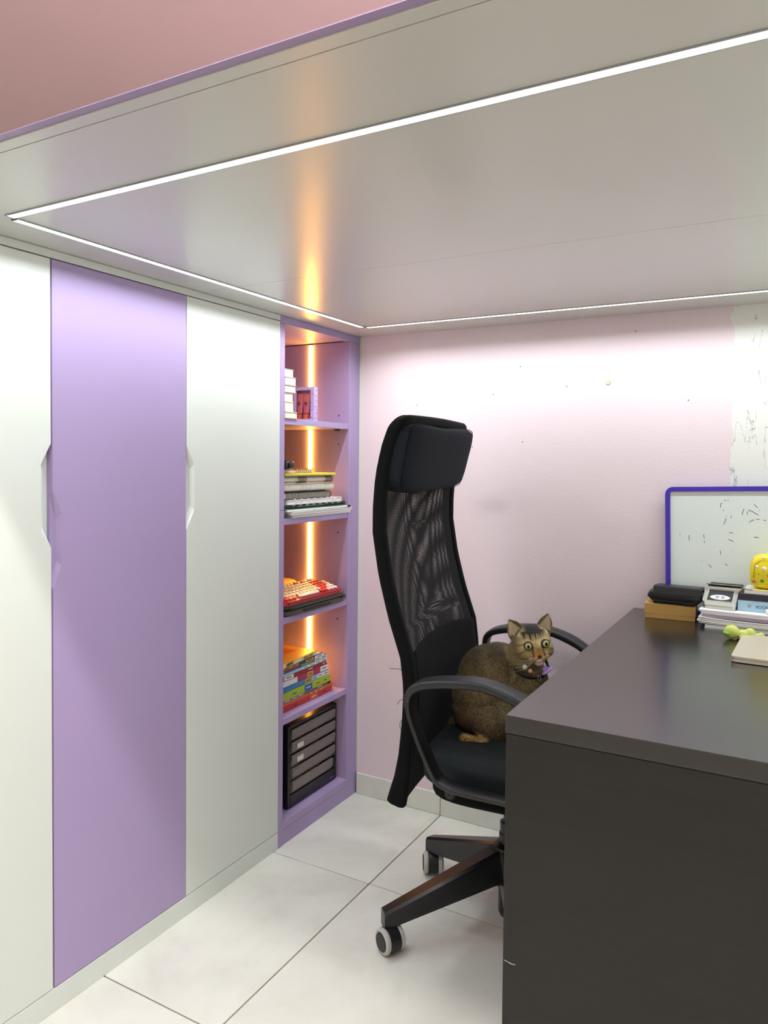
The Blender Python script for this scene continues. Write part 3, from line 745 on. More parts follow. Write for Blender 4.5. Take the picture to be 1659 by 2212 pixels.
    for s in (-1, 1):
        c = hd(s*.0198, -.0385, .0075)
        e = ball('eye', (0, 0, 0), .0099, IRIS, cat, seg=24, loc=c)
        aim = hrot @ Matrix.Rotation(math.radians(s*9-4), 3, 'Z')
        lathe('eye_rim', [(.0103, .0005), (.0104, .0040), (.0094, .0060), (.0080, .0066), (.0078, .0055)], RIM, e, 28, 1, smooth=True).rotation_euler = (aim @ Matrix.Rotation(math.pi, 3, 'Z')).to_euler()
        bm = bmesh.new(); a_ball(bm, (0, -.0094, 0), (.0030, .0010, .0048), None, 14); bmesh.ops.rotate(bm, verts=bm.verts[:], cent=(0, 0, 0), matrix=aim)
        link_mesh('pupil', bm, PUP, e, True)
    NOSE = M('nose_leather', '#2a1a12', .45); TONG = M('tongue_pink', '#d98d8c', .4); MOUTH = M('mouth_dark', '#1c100c', .6)
    nb = bmesh.new(); a_ball(nb, (0, 0, 0), (.0064, .0034, .0040), None, 14)
    for v in nb.verts: v.co.x *= .55+.9*max(0, (v.co.z+.0036)/.0072)*.6
    link_mesh('nose', nb, NOSE, cat, True, loc=hd(0, -.0540, -.0172), rot=he)
    ball('mouth', hd(.001, -.0480, -.0280), (.0095, .0045, .0028), MOUTH, cat, hrot, 14)
    ball('tongue', hd(-.001, -.0520, -.0275), (.0072, .0042, .0030), TONG, cat, hrot @ Matrix.Rotation(math.radians(-8), 3, 'Y'), 14)
    WH = M('whisker_white', '#e6e2d6', .5)
    for s in (-1, 1):
        for k in range(4):
            p0 = Vector((s*.016, -.050, -.017-.0035*k)); p2 = Vector((s*(.050+.003*k), -.050+.006*k, -.020-.010*k)); p1 = (p0+p2)/2+Vector((0, -.010, -.002))
            tube('whisker', [hd(*q) for q in catmull([p0, p1, p2], 5)], .00032, WH, cat, 5, scale=[1-.7*i/10 for i in range(11)])
    COLL = M('dark_collar', '#1d1512', .6, .2, 300); BEAD = M('pearl_bead', '#cdc6ae', .35); PINKB = M('pink_bead', '#c99a88', .4); TAGM = M('lilac_tag_plastic', '#b08fd0', .35); STEEL = M('steel_ring', '#c9c9c4', .25, metal=1.)
    cc = Vector((.068, -.026, .652)); ring = []
    nx = Vector((.18, -.52, .84)).normalized(); ax = nx.orthogonal().normalized(); ay = nx.cross(ax)
    for i in range(40):
        t = 2*math.pi*i/40; ring.append(cc+ax*.0485*math.cos(t)+ay*.0485*math.sin(t))
    bm = bmesh.new(); a_sweep(bm, ring, rrect(.0052, .0014, .001, 2), nx, True); clr = link_mesh('collar', bm, COLL, cat, True)
    def front(dx, dz): return Vector((cc.x+dx, cc.y-.052, cc.z+dz))
    ball('bead', front(-.018, .003), .0058, BEAD, clr); ball('bead', front(-.005, -.006), .0050, PINKB, clr)
    bm = bmesh.new(); a_lathe(bm, [(.0135, -.0025), (.0148, -.001), (.0148, .001), (.0135, .0025)], 28, 0)
    link_mesh('name_tag', bm, TAGM, clr, True, loc=front(.034, -.004), rot=(.0, math.radians(50), math.radians(-6)))
    bm = bmesh.new(); a_box(bm, (-.004, -.002, -.006), (.004, .002, .006), .001)
    link_mesh('tag_clip', bm, TAGM, clr, loc=front(.029, .000), rot=(0, math.radians(50), 0))
    tube('ring', [front(.016+.0035*math.cos(2*math.pi*i/14), -.022+.006*math.sin(2*math.pi*i/14)) for i in range(14)], .0009, STEEL, clr, 6, True)
    return cat
build_cat()

# ------------------------------------------------------------------ things in the bookcase
PAPER = M('page_paper', '#e9e3d2', .8, .10, 900, stretch=(.05, .05, 1), detail=1)
PAPERW = M('white_paper', '#eceeee', .75, .05, 700, stretch=(.05, .05, 1), detail=1)
INK = M('print_ink', '#26262a', .7); INKW = M('print_white', '#ececec', .6)
def book(name, label, cat, x, y1, y0, z, th, depth, cover, blocks=(), group=None, rotz=0., pages_front=False, pages=None, tilt=0.):
    """lies flat; front edge at x facing +x; spans y1..y0; blocks = (from, to, colour, ink) fractions along the front edge measured from the far end"""
    w_ = y0-y1
    t = thing(name, label, cat, (x, y0, z), (0, tilt, rotz), group)
    c = .0014; cv = cover
    if pages_front:
        box('back_cover', (-depth, -w_, 0), (0, 0, c), cv, t); box('front_cover', (-depth, -w_, th-c), (0, 0, th), cv, t)
        box('page_block', (-depth+.003, -w_+.001, c), (-.0012, -.001, th-c), pages or PAPER, t, .001, 1)
    else:
        box('cover', (-depth, -w_, 0), (-.0014, 0, c), cv, t); box('cover', (-depth, -w_, th-c), (-.0014, 0, th), cv, t)
        box('spine', (-.0022, -w_, 0), (0, 0, th), cv, t, .0007, 1)
        box('page_block', (-depth+.003, -w_+.002, c), (-.0024, -.002, th-c), pages or PAPER, t)
        for a, b, col_, ink in blocks:
            bl = box('spine_block', (-.0002, -b*w_, th*.06), (.00035, -a*w_, th*.94), col_, t)
            if ink:
                k = max(1, int((b-a)*w_/.03))
                for i in range(k):
                    yy = -(a+(b-a)*(i+.5)/k)*w_; hw = min(.012, (b-a)*w_*.3/k)
                    bar_text(bl, yy, hw, th, INKW if ink == 2 else INK)
    return t
def bar_text(parent, yy, hw, th, mat):
    """a row of tiny letter-like strokes too small to read"""
    bm = bmesh.new(); n = max(3, int(hw*2/.0032)); h = min(th*.34, .0036)
    for i in range(n):
        a = yy-hw+2*hw*i/n; a_box(bm, (.0003, a, th*.5-h/2*(1 if i % 3 else .7)), (.0006, a+2*hw/n*.66, th*.5+h/2))
    o = link_mesh('lettering', bm, mat, parent); o['kind'] = 'stuff'; return o
def coil(t, x, ya, yb, zc, r, pitch, wire, mat, name='coil'):
    bm = bmesh.new(); n = int((yb-ya)/pitch)
    for i in range(n):
        y = ya+(i+.5)*(yb-ya)/n
        P_ = [(x+r*.72*math.cos(a_), y+pitch*.12*math.sin(a_), zc+r*math.sin(a_)) for a_ in [2*math.pi*k/10 for k in range(10)]]
        a_sweep(bm, P_, circ(wire, 5), (0, 1, 0), True)
    o = link_mesh(name, bm, mat, t, True); o['kind'] = 'stuff'; return o
C = {n: M('cover_'+n, h, r, .06, 60) for n, h, r in (('red', '#c8362c', .4), ('orange', '#d9682a', .4), ('taupe', '#7a6a58', .45), ('lime', '#a6bd2c', .4), ('blue', '#2f7fc0', .4), ('royal', '#2059b0', .4), ('white', '#e8e8e8', .4), ('crimson', '#b3264a', .4), ('wine', '#8e2430', .4), ('sky', '#a9cbe0', .4), ('plum', '#6d4a84', .45), ('gold', '#c79a3c', .4), ('navy', '#27408c', .4), ('amber', '#f0a01e', .4), ('cream', '#efdf9c', .5), ('green', '#5fa04c', .4), ('yellow', '#d8cf3e', .4), ('kraft', '#b79866', .7), ('black', '#1b1b1d', .45), ('grey', '#8f9194', .5), ('ivory', '#ded8bd', .55), ('forest', '#1f7a44', .4), ('peach', '#e8a070', .45))}
# top shelf: six small paperbacks, fore-edges out
z = SZ[0]; g = 'small paperbacks on the top shelf'; ORD = ['wide cream-paged paperback at the bottom of its stack beside the gift box', 'thick cream paperback second from the bottom of its stack', 'cream paperback third from the bottom of its stack', 'cream paperback third from the top of its stack', 'cream paperback with rounded pages, second from the top of its stack', 'small cream paperback, topmost of its stack on the top shelf']
for th, y0, dx, rz in ((.019, -.3545, .002, 0), (.029, -.3700, .0, 1.5), (.0265, -.3700, -.002, -1), (.0205, -.3602, .0, 1), (.0235, -.3604, .001, -1.5), (.0225, -.3705, -.001, .5)):
    book('paperback', ORD.pop(0), 'book', .0025+dx-.004, -.413, y0, z, th, .15, C['ivory'], (), g, math.radians(rz)*0, True); z += th+.0003
# gift box with a clear window
gb = thing('gift_box', 'lilac polka-patterned gift box with a window on the top shelf', 'gift box', (-.047, -.247, SZ[0]))
LIL = M('gift_card_lilac', '#b9a2d6', .5, .05, 30); WIN = M('window_film', '#ffffff', .05, 0, trans=1.)
box('back', (-.038, .0075, 0), (.038, .010, .1045), LIL, gb); box('end', (.0355, -.010, 0), (.038, .0075, .1045), LIL, gb); box('end', (-.038, -.010, 0), (-.0355, .0075, .1045), LIL, gb)
box('base', (-.0355, -.010, 0), (.0355, .0075, .0015), LIL, gb); box('lid', (-.0355, -.010, .103), (.0355, .0075, .1045), LIL, gb)
for lo, hi in (((-.0355, -.010, .0015), (-.028, -.0088, .103)), ((.0255, -.010, .0015), (.0355, -.0088, .103)), ((-.028, -.010, .095), (.0255, -.0088, .103)), ((-.028, -.010, .0015), (.0255, -.0088, .007))):
    box('window_frame', lo, hi, LIL, gb)
HW_ = M('print_cloud_white', '#f3eefa', .5)
def dot(parent, loc, rot, r):
    bm = bmesh.new()
    for dx_, dz_, k in ((0, 0, 1), (-.62, -.25, .72), (.62, -.25, .72)): a_lathe(bm, [(r*k, 0), (r*k, .0003)], 12, 1, (dx_*r, 0, dz_*r))
    return link_mesh('printed_cloud', bm, HW_, parent, loc=loc, rot=rot)
for y, zz_ in ((.004, .094), (-.003, .078), (.005, .062), (-.002, .045), (.004, .026), (-.004, .010)): dot(gb, (.0381, y, zz_), (0, 0, math.pi/2), .0028)
for x, zz_ in ((.031, .084), (.030, .058), (.031, .036), (.030, .012), (-.02, .099), (-.005, .099), (.012, .099)): dot(gb, (x, -.0104, zz_), (0, 0, 0), .0026 if zz_ < .09 else .0014)
TUBEM = M('pink_tube_plastic', '#b9606c', .35, .05, 20); ORC = M('orange_cap', '#d9582e', .35)
def cream_tube(x, label, tilt=0):
    t = thing('cream_tube', label, 'tube', (-.047+x, -.2465, SZ[0]+.0017), (0, tilt, 0))
    bm = bmesh.new(); rings = []
    for k in range(9):
        q = k/8; rx = .0105+.0045*q; ry = .0068*(1-q)+.0008; zz_ = .020+.068*q
        rings.append([bm.verts.new((rx*math.cos(a_), ry*math.sin(a_), zz_)) for a_ in [2*math.pi*i/20 for i in range(20)]])
    for r0, r1 in zip(rings, rings[1:]):
        for j in range(20): bm.faces.new((r0[j], r0[(j+1) % 20], r1[(j+1) % 20], r1[j]))
    bm.faces.new(rings[0][::-1]); bm.faces.new(rings[-1]); link_mesh('tube_body', bm, TUBEM, t, True)
    lathe('cap', [(.0085, 0), (.0088, .001), (.0088, .018), (.007, .0205)], ORC, t, 20)
    bm = bmesh.new()
    for (a, b, c_, d) in ((-.004, .050, -.0028, .058), (-.0028, .0535, .000, .0545), (.0002, .0495, .0014, .0585), (.0016, .053, .004, .0543), (.003, .0495, .0042, .0535), (-.003, .046, .003, .0468)):
        a_box(bm, (a, -.0072+.0008, b), (c_, -.0052, d))
    link_mesh('printed_mark', bm, INK, t)
cream_tube(.004, 'pink cream tube with orange cap inside the gift box window'); cream_tube(-.022, 'pink cream tube beside the paperbacks inside the gift box', 0)

# second shelf: notebooks and papers
S2 = SZ[1]
def pad(label, cat, z0, th, ya, yb, mat, depth=.20, x=.0, name='paper_bundle', layers=4, skew=0., group=None):
    t = thing(name, label, cat, (x, yb, z0), (0, 0, skew), group); w_ = yb-ya
    for k in range(layers):
        d = random.uniform(-.004, .0); e = random.uniform(-.004, .0)
        box('sheet', (-depth, -w_, th*k/layers), (d, e, th*(k+1)/layers-.0003), mat[k % len(mat)], t, .0002, 1)
    return t
pad('curled white worksheets at the bottom of the notebook pile', 'papers', S2, .0085, -.375, -.052, [PAPERW], .21, .003, layers=3)
pad('printed white papers lying on the curled worksheets', 'papers', S2+.0086, .0095, -.385, -.047, [PAPERW, C['white']], .21, .006, layers=4, skew=.012)
f3 = thing('folder_or_shade_slab', 'white document folder with a black clip end in the notebook pile', 'folder', (.004, -.064, S2+.0183)); box('folder_body', (-.21, -.34, 0), (0, -.012, .0062), C['white'], f3, .002); box('clip_end', (-.02, -.014, -.0004), (.003, 0, .0066), C['black'], f3, .002)
tag(box('folder_or_shade_slab', (-.20, -.35, 0), (0, 0, .0030), C['forest'], None, .001, 1, loc=(.0, -.084, S2+.0247)), 'thin dark green folder in the notebook pile', 'folder')
f5 = thing('folder_or_shade_slab', 'thick black folder with a rounded edge under the ring binder pad', 'folder', (-.002, -.080, S2+.0279)); box('folder_body', (-.20, -.332, 0), (0, 0, .0115), C['black'], f5, .0045, 3); box('pocket_edge', (-.17, -.27, .0042), (.0012, -.13, .0058), C['grey'], f5)
def spiral(label, z0, th, ya, yb, cov, r, pitch, wire, wm, ca=0., cb=0., gaps=None, x=-.010, pm=PAPER, depth=.15):
    t = thing('spiral_notebook', label, 'notebook', (x, yb, z0)); w_ = yb-ya
    box('back_cover', (-depth, -w_, 0), (.0, 0, .0012), cov, t); box('front_cover', (-depth, -w_, th-.0012), (.0, 0, th), cov, t)
    box('page_block', (-depth+.002, -w_+.002, .0014), (-.001, -.002, th-.0014), pm, t)
    for a, b in (gaps or [(.02, .98)]): coil(t, .002, -w_*b, -w_*a, th/2, r, pitch, wire, wm)
    return t
WIREB = M('black_wire', '#121214', .35); WIREW = M('white_wire', '#dcdcd4', .35); WIREG = M('brass_wire', '#a88a48', .3, metal=1.); WIRES = M('clear_ring', '#c3c5c3', .25)
spiral('white pad with large pale ring binding above the black folder', S2+.0396, .0135, -.400, -.112, C['white'], .0105, .031, .0009, WIRES, pm=PAPERW, x=.004)
spiral('thick notebook with tight black spiral binding', S2+.0535, .0215, -.412, -.160, C['black'], .0108, .0052, .0009, WIREB, x=-.012)
tag(box('writing_pad', (-.17, -.25, 0), (0, 0, .006), C['grey'], None, .0008, 1, loc=(-.02, -.175, S2+.0753)), 'thin grey pad between black and white spiral notebooks', 'pad')
spiral('ivory notebook with white spiral binding', S2+.0816, .0125, -.412, -.144, C['ivory'], .0085, .0068, .0008, WIREW)
pad('ivory loose-leaf block above the white spiral notebook', 'papers', S2+.0943, .0115, -.412, -.160, [PAPER, C['ivory']], .17, -.012, 'paper_block', 3)
spiral('kraft notebook with two short black spiral bindings', S2+.1060, .0125, -.412, -.157, C['kraft'], .0085, .0050, .0008, WIREB, gaps=[(.0, .17), (.56, .73)])
tag(box('folder_or_shade_slab', (-.19, -.26, 0), (0, 0, .0045), C['grey'], None, .001, 1, loc=(-.008, -.158, S2+.1187)), 'thin grey folder directly under the yellow folder', 'folder')
y_ = tag(box('folder_or_shade_slab', (-.19, -.265, 0), (0, 0, .0085), C['yellow'], None, .003, 2, loc=(.0, -.143, S2+.1234)), 'yellow plastic folder near the top of the notebook pile', 'folder')
spiral('small orange-red notebook with brass rings on top of the pile', S2+.1321, .0105, -.412, -.257, C['orange'], .0075, .0100, .0011, WIREG, gaps=[(.0, .66)], depth=.11)
gc = thing('glasses_case', 'small glossy black case on top of the notebook pile', 'case', (-.035, -.395, S2+.1428)); soft('case_body', (0, 0, .0135), (.045, .019, .0135), M('glossy_black', '#0c0c0e', .15), gc, 5, 8); box('hinge', (-.02, -.005, .012), (.0455, .019, .0135), BLACKP, gc, .0004, 1)

# third shelf: keyboard on a dark case, bolster, mouse
S3 = SZ[2]
CASE = M('dark_taupe_case', '#5b554c', .6, .06, 40, .2, 500)
kc = thing('keyboard_case', 'dark taupe zip case lying under the red keyboard', 'case', (.004, -.238, S3))
soft('lower_shell', (-.075, 0, .0085), (.075, .160, .0085), CASE, kc, 9, 12); soft('upper_shell', (-.075, 0, .0265), (.075, .160, .0085), CASE, kc, 9, 12)
box('zip_gap', (-.14, -.155, .0155), (-.003, .155, .0195), DARK, kc); box('handle', (-.002, -.085, .006), (.0035, .06, .012), BLACKP, kc, .0015); box('zip_pull', (-.001, .12, .014), (.004, .145, .0205), BLACKP, kc, .001)
kb = thing('keyboard', 'red keyboard with round cream, orange and red keys on the dark case', 'keyboard', (.012, -.268, S3+.0352), (0, math.radians(9.5), 0))
KR = M('keyboard_red', '#a81f2c', .35); KC = M('key_cream', '#efd3a6', .4); KO = M('key_orange', '#e98d5c', .4); KW = M('key_pale', '#ecdcc8', .4); KD = M('key_red', '#d43a2c', .4)
bm = bmesh.new(); rr = [(a_, b_) for a_, b_ in rrect(.0625, .150, .016, 5)]
a_prism(bm, rr, 2, 0, .0125); bmesh.ops.bevel(bm, geom=[e for e in bm.edges if e.calc_face_angle(0) > .8], offset=.0035, segments=2, affect='EDGES')
link_mesh('keyboard_body', bm, KR, kb, loc=(-.0625, 0, 0))
kp = {}
def key(x, y, mat, wy=.0078, wx=.0078):
    k = (mat.name, round(wy, 4))
    if k in kp: return share(kp[k], kb, (x, y, .0125))
    bm = bmesh.new(); N_ = 14; prof = [(.82, 0), (1., .002), (1., .0050), (.80, .0068)]; rings = []
    for q, h in prof: rings.append([bm.verts.new((wx*q*math.cos(2*math.pi*i/N_), (wy-wx+wx*q)*(1 if True else 1)*math.sin(2*math.pi*i/N_) if wy <= wx*1.05 else wx*q*math.sin(2*math.pi*i/N_)+(wy-wx)*(1 if math.sin(2*math.pi*i/N_+.001) > 0 else -1), h)) for i in range(N_)])
    for r0, r1 in zip(rings, rings[1:]):
        for j in range(N_): bm.faces.new((r0[j], r0[(j+1) % N_], r1[(j+1) % N_], r1[j]))
    bm.faces.new(rings[0][::-1]); bm.faces.new(rings[-1])
    kp[k] = link_mesh('keycap', bm, mat, kb, True, loc=(x, y, .0125)); return kp[k]
# rows run along y; row 0 nearest the shelf front
P_ = .0187
for r in range(6):
    x = -.0165-.0185*r
    if r == 0:
        for i in range(3): key(x, -.135+.0205*i, KO if i else KD)
        key(x, -.020, KW, .052)
        for i in range(5): key(x, .050+P_*i, KD if i < 2 else KW)
    else:
        for i in range(15):
            y = -.136+P_*i+(.005*r if r < 5 else 0)
            if y > .141: continue
            m_ = KC
            if i == 0: m_ = KO
            if i in (11, 12) or (i == 13 and r > 1): m_ = KD
            if i >= 13 and r == 1: m_ = KW
            if r == 5 and i > 7: m_ = KD if i % 2 else KC
            key(x, y, m_)
ms = thing('computer_mouse', 'rounded cream mouse resting at the end of the red keyboard', 'mouse', (-.075, -.398, S3+.063)); soft('mouse_body', (0, 0, .010), (.030, .013, .012), KW, ms, 2.6, 8); tube('wheel_seam', [(.02*math.cos(a_)-.0, .009*math.sin(a_), .0205) for a_ in [2*math.pi*i/16 for i in range(16)]], .0009, KO, ms, 5, True)
MUS = M('mustard_leather', '#b98a2c', .5, .15, 25, .3, 200)
bo = thing('bolster_pouch', 'mustard yellow pencil pouch behind the red keyboard', 'pouch', (-.205, -.235, S3)); soft('pouch_body', (0, 0, .034), (.040, .150, .034), MUS, bo, 2.8, 12); tube('pouch_seam', [(.0405*math.cos(a_), -.02, .034+.0345*math.sin(a_)) for a_ in [2*math.pi*i/24 for i in range(24)]], .0007, M('mustard_thread', '#8a6420', .7), bo, 5, True)

# fourth shelf: textbooks, spines out
S4 = SZ[3]; z = S4
Bk = [('red textbook with orange spine label at the bottom of the stack', .0185, -.101, 0., 'red', [(.28, .42, 'orange', 2), (.0, .02, 'peach', 0), (.10, .20, 'red', 1), (.62, .72, 'red', 1)]),
 ('thin orange workbook above the red textbook', .0085, -.103, .002, 'orange', [(.2, .34, 'peach', 1), (.35, .45, 'red', 2)]),
 ('thin taupe workbook with white lettering under the lime textbook', .0085, -.116, .001, 'taupe', [(.0, .06, 'black', 0), (.12, .3, 'taupe', 2), (.5, .85, 'grey', 2)]),
 ('thick lime green textbook with a royal blue spine block', .0225, -.121, .004, 'lime', [(.36, .50, 'royal', 2), (.06, .15, 'lime', 1), (.2, .3, 'lime', 1), (.62, .74, 'lime', 1)]),
 ('blue textbook with white spine ends and a yellow label', .0155, -.128, .0, 'blue', [(.0, .22, 'white', 1), (.22, .33, 'sky', 1), (.34, .46, 'gold', 1), (.86, 1., 'white', 1)]),
 ('crimson textbook with a white spine wedge', .0195, -.128, -.001, 'crimson', [(.0, .16, 'white', 1), (.30, .42, 'gold', 1), (.60, 1., 'white', 0)]),
 ('wine red workbook with a white and gold spine end', .0140, -.143, .001, 'wine', [(.0, .1, 'wine', 2), (.25, .4, 'wine', 2), (.66, .84, 'white', 1), (.88, 1., 'gold', 0)]),
 ('thin white and pale blue workbook', .0080, -.141, .003, 'sky', [(.0, .5, 'white', 1)]),
 ('thin plum workbook with a green spine strip', .0090, -.139, .0, 'plum', [(.0, .25, 'white', 1), (.28, .52, 'green', 0), (.8, .95, 'plum', 2)]),
 ('navy workbook with a gold spine band and white end', .0090, -.158, .002, 'navy', [(.0, .20, 'white', 1), (.22, .40, 'gold', 1), (.55, .86, 'amber', 1)])]
for lab, th, y0, dx, cv, bl in Bk:
    book('textbook', lab, 'book', -.034+dx, -.412, y0, z, th, .205, C[cv], [(a, b, C[c_], k) for a, b, c_, k in bl], 'textbooks on the fourth shelf'); z += th+.0004
tb = book('textbook', 'amber orange workbook with cream spine lying on top of the textbooks', 'book', -.030, -.404, -.200, z+.0035, .0135, .21, C['amber'], [(.0, 1., C['cream'], 0), (.10, .40, C['cream'], 1), (.66, .86, C['cream'], 1)], 'textbooks on the fourth shelf', math.radians(3), tilt=math.radians(1.2))
bm = bmesh.new()
for q in range(5): a_box(bm, (-.11+.012*q, -.150+.006*(q % 2), .0136), (-.106+.012*q, -.105+.01*(q % 3), .0138))
a_box(bm, (-.165, -.10, .0136), (-.160, -.02, .0138))
link_mesh('cover_print', bm, C['taupe'], tb); box('cover_panel', (-.13, -.085, .0135), (-.055, -.035, .0137), C['orange'], tb)
tag(pad('white loose pages tucked under the amber workbook', 'papers', z-.0001, .0034, -.412, -.168, [PAPERW], .19, -.036, 'paper_bundle', 2), 'white loose pages tucked under the amber workbook', 'papers')

# bottom: black drawer unit
DX, DY0, DY1, DZ0, DZ1 = -.034, -.346, -.076, .0688, .3225
du = thing('drawer_unit', 'small black desktop unit with smoky see-through drawers on the bottom shelf', 'drawer unit', (DX, DY1, DZ0))
W_ = DY1-DY0; HH = DZ1-DZ0; BLK = M('drawer_unit_black', '#0e0e11', .3, .08, 30); SMOKE = M('smoky_drawer_plastic', '#a59a96', .3, .08, 14, trans=.55); CLR = M('clear_drawer_edge', '#d8d8d8', .1, trans=.7)
box('frame_side', (-.30, -W_, 0), (.0, -W_+.014, HH), BLK, du, .003); box('frame_side', (-.30, -.014, 0), (.0, 0, HH), BLK, du, .003)
box('frame_top', (-.30, -W_+.014, HH-.010), (.0, -.014, HH), BLK, du, .002); box('frame_base', (-.30, -W_+.014, 0), (.0, -.014, .040), BLK, du, .002); box('frame_back', (-.302, -W_, .001), (-.298, 0, HH-.001), BLK, du)
zt = HH-.011; hs = (.040, .040, .041, .040, .041)
STK = M('label_sticker', '#e2ddd6', .6)
for k, h in enumerate(hs):
    z1 = zt-.001; z0 = zt-h; zt = z0
    prof = [(-.004, z0+.001), (-.0035, z0+.006), (.004, z0+.010), (.0065, z1-.006), (.004, z1-.001), (-.001, z1-.001), (.0005, z1-.006), (-.0025, z0+.012), (-.008, z0+.006), (-.008, z0+.001)]
    bm = bmesh.new(); a_prism(bm, [(a, b) for a, b in prof][::1], 1, 0, 1)
    # a_prism with axis y takes (z, x) pairs
    bm.free(); bm = bmesh.new(); a_prism(bm, [(b, a) for a, b in prof], 1, -W_+.0160+(0.002 if k > 2 else 0), -.0165-(.012 if k == 4 else 0))
    d = link_mesh('drawer', bm, SMOKE, du)
    box('drawer_floor', (-.27, -W_+.018, z0+.001), (-.006, -.018, z0+.0025), SMOKE, d)
    if k in (1, 2): box('label_sticker', (.0058, -W_+.040, z0+.014), (.0068, -W_+.072, z1-.010), STK, d)
for lab, lo, hi, col_ in (('white carton inside the lowest see-through drawer', (-.20, -W_+.030, .0432), (-.012, -W_+.120, .0600), '#d9cfc2'),
    ('pale packet inside the second lowest see-through drawer', (-.20, -W_+.026, .0845), (-.012, -W_+.085, .1100), '#e3dbd0'),
    ('tan bundle inside the lowest see-through drawer', (-.18, -.13, .0432), (-.014, -.085, .0640), '#b79a7e')):
    tt = thing('packet', lab, 'packet', (DX, DY1, DZ0)); box('packet_body', lo, hi, M('packet_'+col_, col_, .6, .1, 50), tt, .003); box('packet_flap', (lo[0], lo[1]+.01, hi[2]-.0004), (hi[0], hi[1]-.01, hi[2]+.0006), M('packet_flap_'+col_, '#cfc6bb', .6), tt)
box('maker_mark', (.0001, -.040, .012), (.0004, -.020, .016), M('mark_grey', '#6a6a78', .5), du)

# ------------------------------------------------------------------ things on the desk
# whiteboard leaning on the wall
BW, BH = .56, .338
wbd = thing('whiteboard', 'small whiteboard with violet frame leaning on the pink wall', 'whiteboard', (.9905, -.031, DT+.0012), (-.050, -.033, 0))
VIO = M('violet_plastic', '#3d25ac', .4, .04, 20); WBM = M('whiteboard_film', '#dfe9e6', .22, .02, 6); 
bm = bmesh.new(); fo = [(a+BW/2, b+BH/2) for a, b in rrect(BW/2, BH/2, .020, 6)]; fi = [(a+BW/2, b+BH/2) for a, b in rrect(BW/2-.0125, BH/2-.0125, .006, 6)]
rings = []
for poly, y in ((fo, 0), (fo, -.012), (fi, -.012), (fi, 0)): rings.append([bm.verts.new((a, y, b)) for a, b in poly])
n = len(fo)
for a in range(4):
    r0, r1 = rings[a], rings[(a+1) % 4]
    for j in range(n): bm.faces.new((r0[j], r0[(j+1) % n], r1[(j+1) % n], r1[j]))
link_mesh('frame', bm, VIO, wbd)
bd = box('writing_surface', (.008, -.008, .008), (BW-.008, -.002, BH-.008), WBM, wbd)
MK = M('dry_marker', '#3c4047', .7)
def stroke(pts, r=.0006, parent=bd):
    """pts in board metres (x right, z up from the lower left corner)"""
    bm = bmesh.new()
    for a, b in zip(pts, pts[1:]):
        a, b = Vector((a[0], 0, a[1])), Vector((b[0], 0, b[1])); d = (b-a); l = d.length
        if l < 1e-5: continue
        nrm = Vector((-d.z, 0, d.x)).normalized()*r
        v = [bm.verts.new((p_.x, -.0083, p_.z)) for p_ in (a-nrm, b-nrm, b+nrm, a+nrm)]; u = [bm.verts.new((p_.co.x, -.0080, p_.co.z)) for p_ in v]
        bm.faces.new(v)
        for i in range(4): bm.faces.new((v[i], v[(i+1) % 4], u[(i+1) % 4], u[i]))
    return link_mesh('marker_trace', bm, MK, parent)
def zb(X, Y):   # positions measured on the board relative to its top left inner corner
    return (.0125+(X-388)*.000221, BH-.0125-(Y-135)*.000224)
for pts in ([(985, 358), (975, 350)], [(945, 320), (950, 285), (962, 265)], [(985, 245), (1005, 240)], [(1022, 239), (1038, 241)], [(1300, 285), (1320, 300), (1340, 325)], [(1355, 348), (1362, 356)],
    [(1198, 335), (1185, 365), (1176, 405)], [(1232, 368), (1234, 395)], [(1235, 408), (1238, 412)], [(1240, 350), (1280, 362), (1320, 390), (1350, 408)], [(1250, 492), (1275, 470), (1300, 460)], [(1320, 455), (1360, 455)], [(1400, 462), (1425, 466)],
    [(1010, 415), (1012, 425)], [(1005, 445), (995, 485), (975, 520)], [(1058, 420), (1064, 445)], [(1040, 613), (1078, 614)], [(1030, 690), (1055, 702), (1082, 714)], [(1300, 658), (1350, 662)],
    [(495, 638), (498, 655)], [(600, 650), (597, 715)], [(760, 640), (768, 690)], [(768, 715), (771, 740)], [(940, 820), (946, 870)], [(990, 972), (1018, 995)], [(815, 992), (846, 1022)], [(730, 943), (740, 944)], [(1128, 783), (1132, 785)], [(1060, 815), (1064, 818)]):
    stroke([zb(*q) for q in pts])
# kraft box and black pouch
kx = thing('kraft_box', 'low brown kraft cardboard box in the corner of the desk', 'box', (.951, -.125, DT), (0, 0, .055))
KR_ = M('kraft_card', '#c49c58', .7, .06, 40); bx1 = box('box_body', (0, 0, 0), (.122, .072, .034), KR_, kx, .001, 1); box('box_lid', (-.001, -.001, .012), (.123, .073, .0395), KR_, kx, .0012, 2)
LEA = M('black_leatherette', '#1d1f23', .4, .1, 60, .25, 260)
bp = thing('black_pouch', 'black leatherette pouch with a flap lying on the kraft box', 'pouch', (1.022, -.0885, DT+.0395), (0, 0, -.03))
def pf(u):
    x, y, z = u; return Vector((x*(1-.24*max(0, -z-.1)-.10*max(0, z)), y*(1-.12*max(0, -z)), z))
soft('pouch_body', (0, 0, .0180), (.069, .036, .0180), LEA, bp, 5.5, 14, pf)
prism('pouch_flap', [(.032, .024), (.0355, .024), (.0350, .0425), (-.032, .0475), (-.0385, .0450), (-.0405, .0270), (-.0375, .0265), (-.0355, .0400), (.0320, .0370)], 0, -.050, .063, LEA, bp, .0012, 2)
bpf = bpy.data.objects['pouch_flap']
prism('base_gusset', [(-.036, 0), (.036, 0), (.040, .010), (-.040, .010)], 0, -.050, .050, LEA, bp, .002, 1)
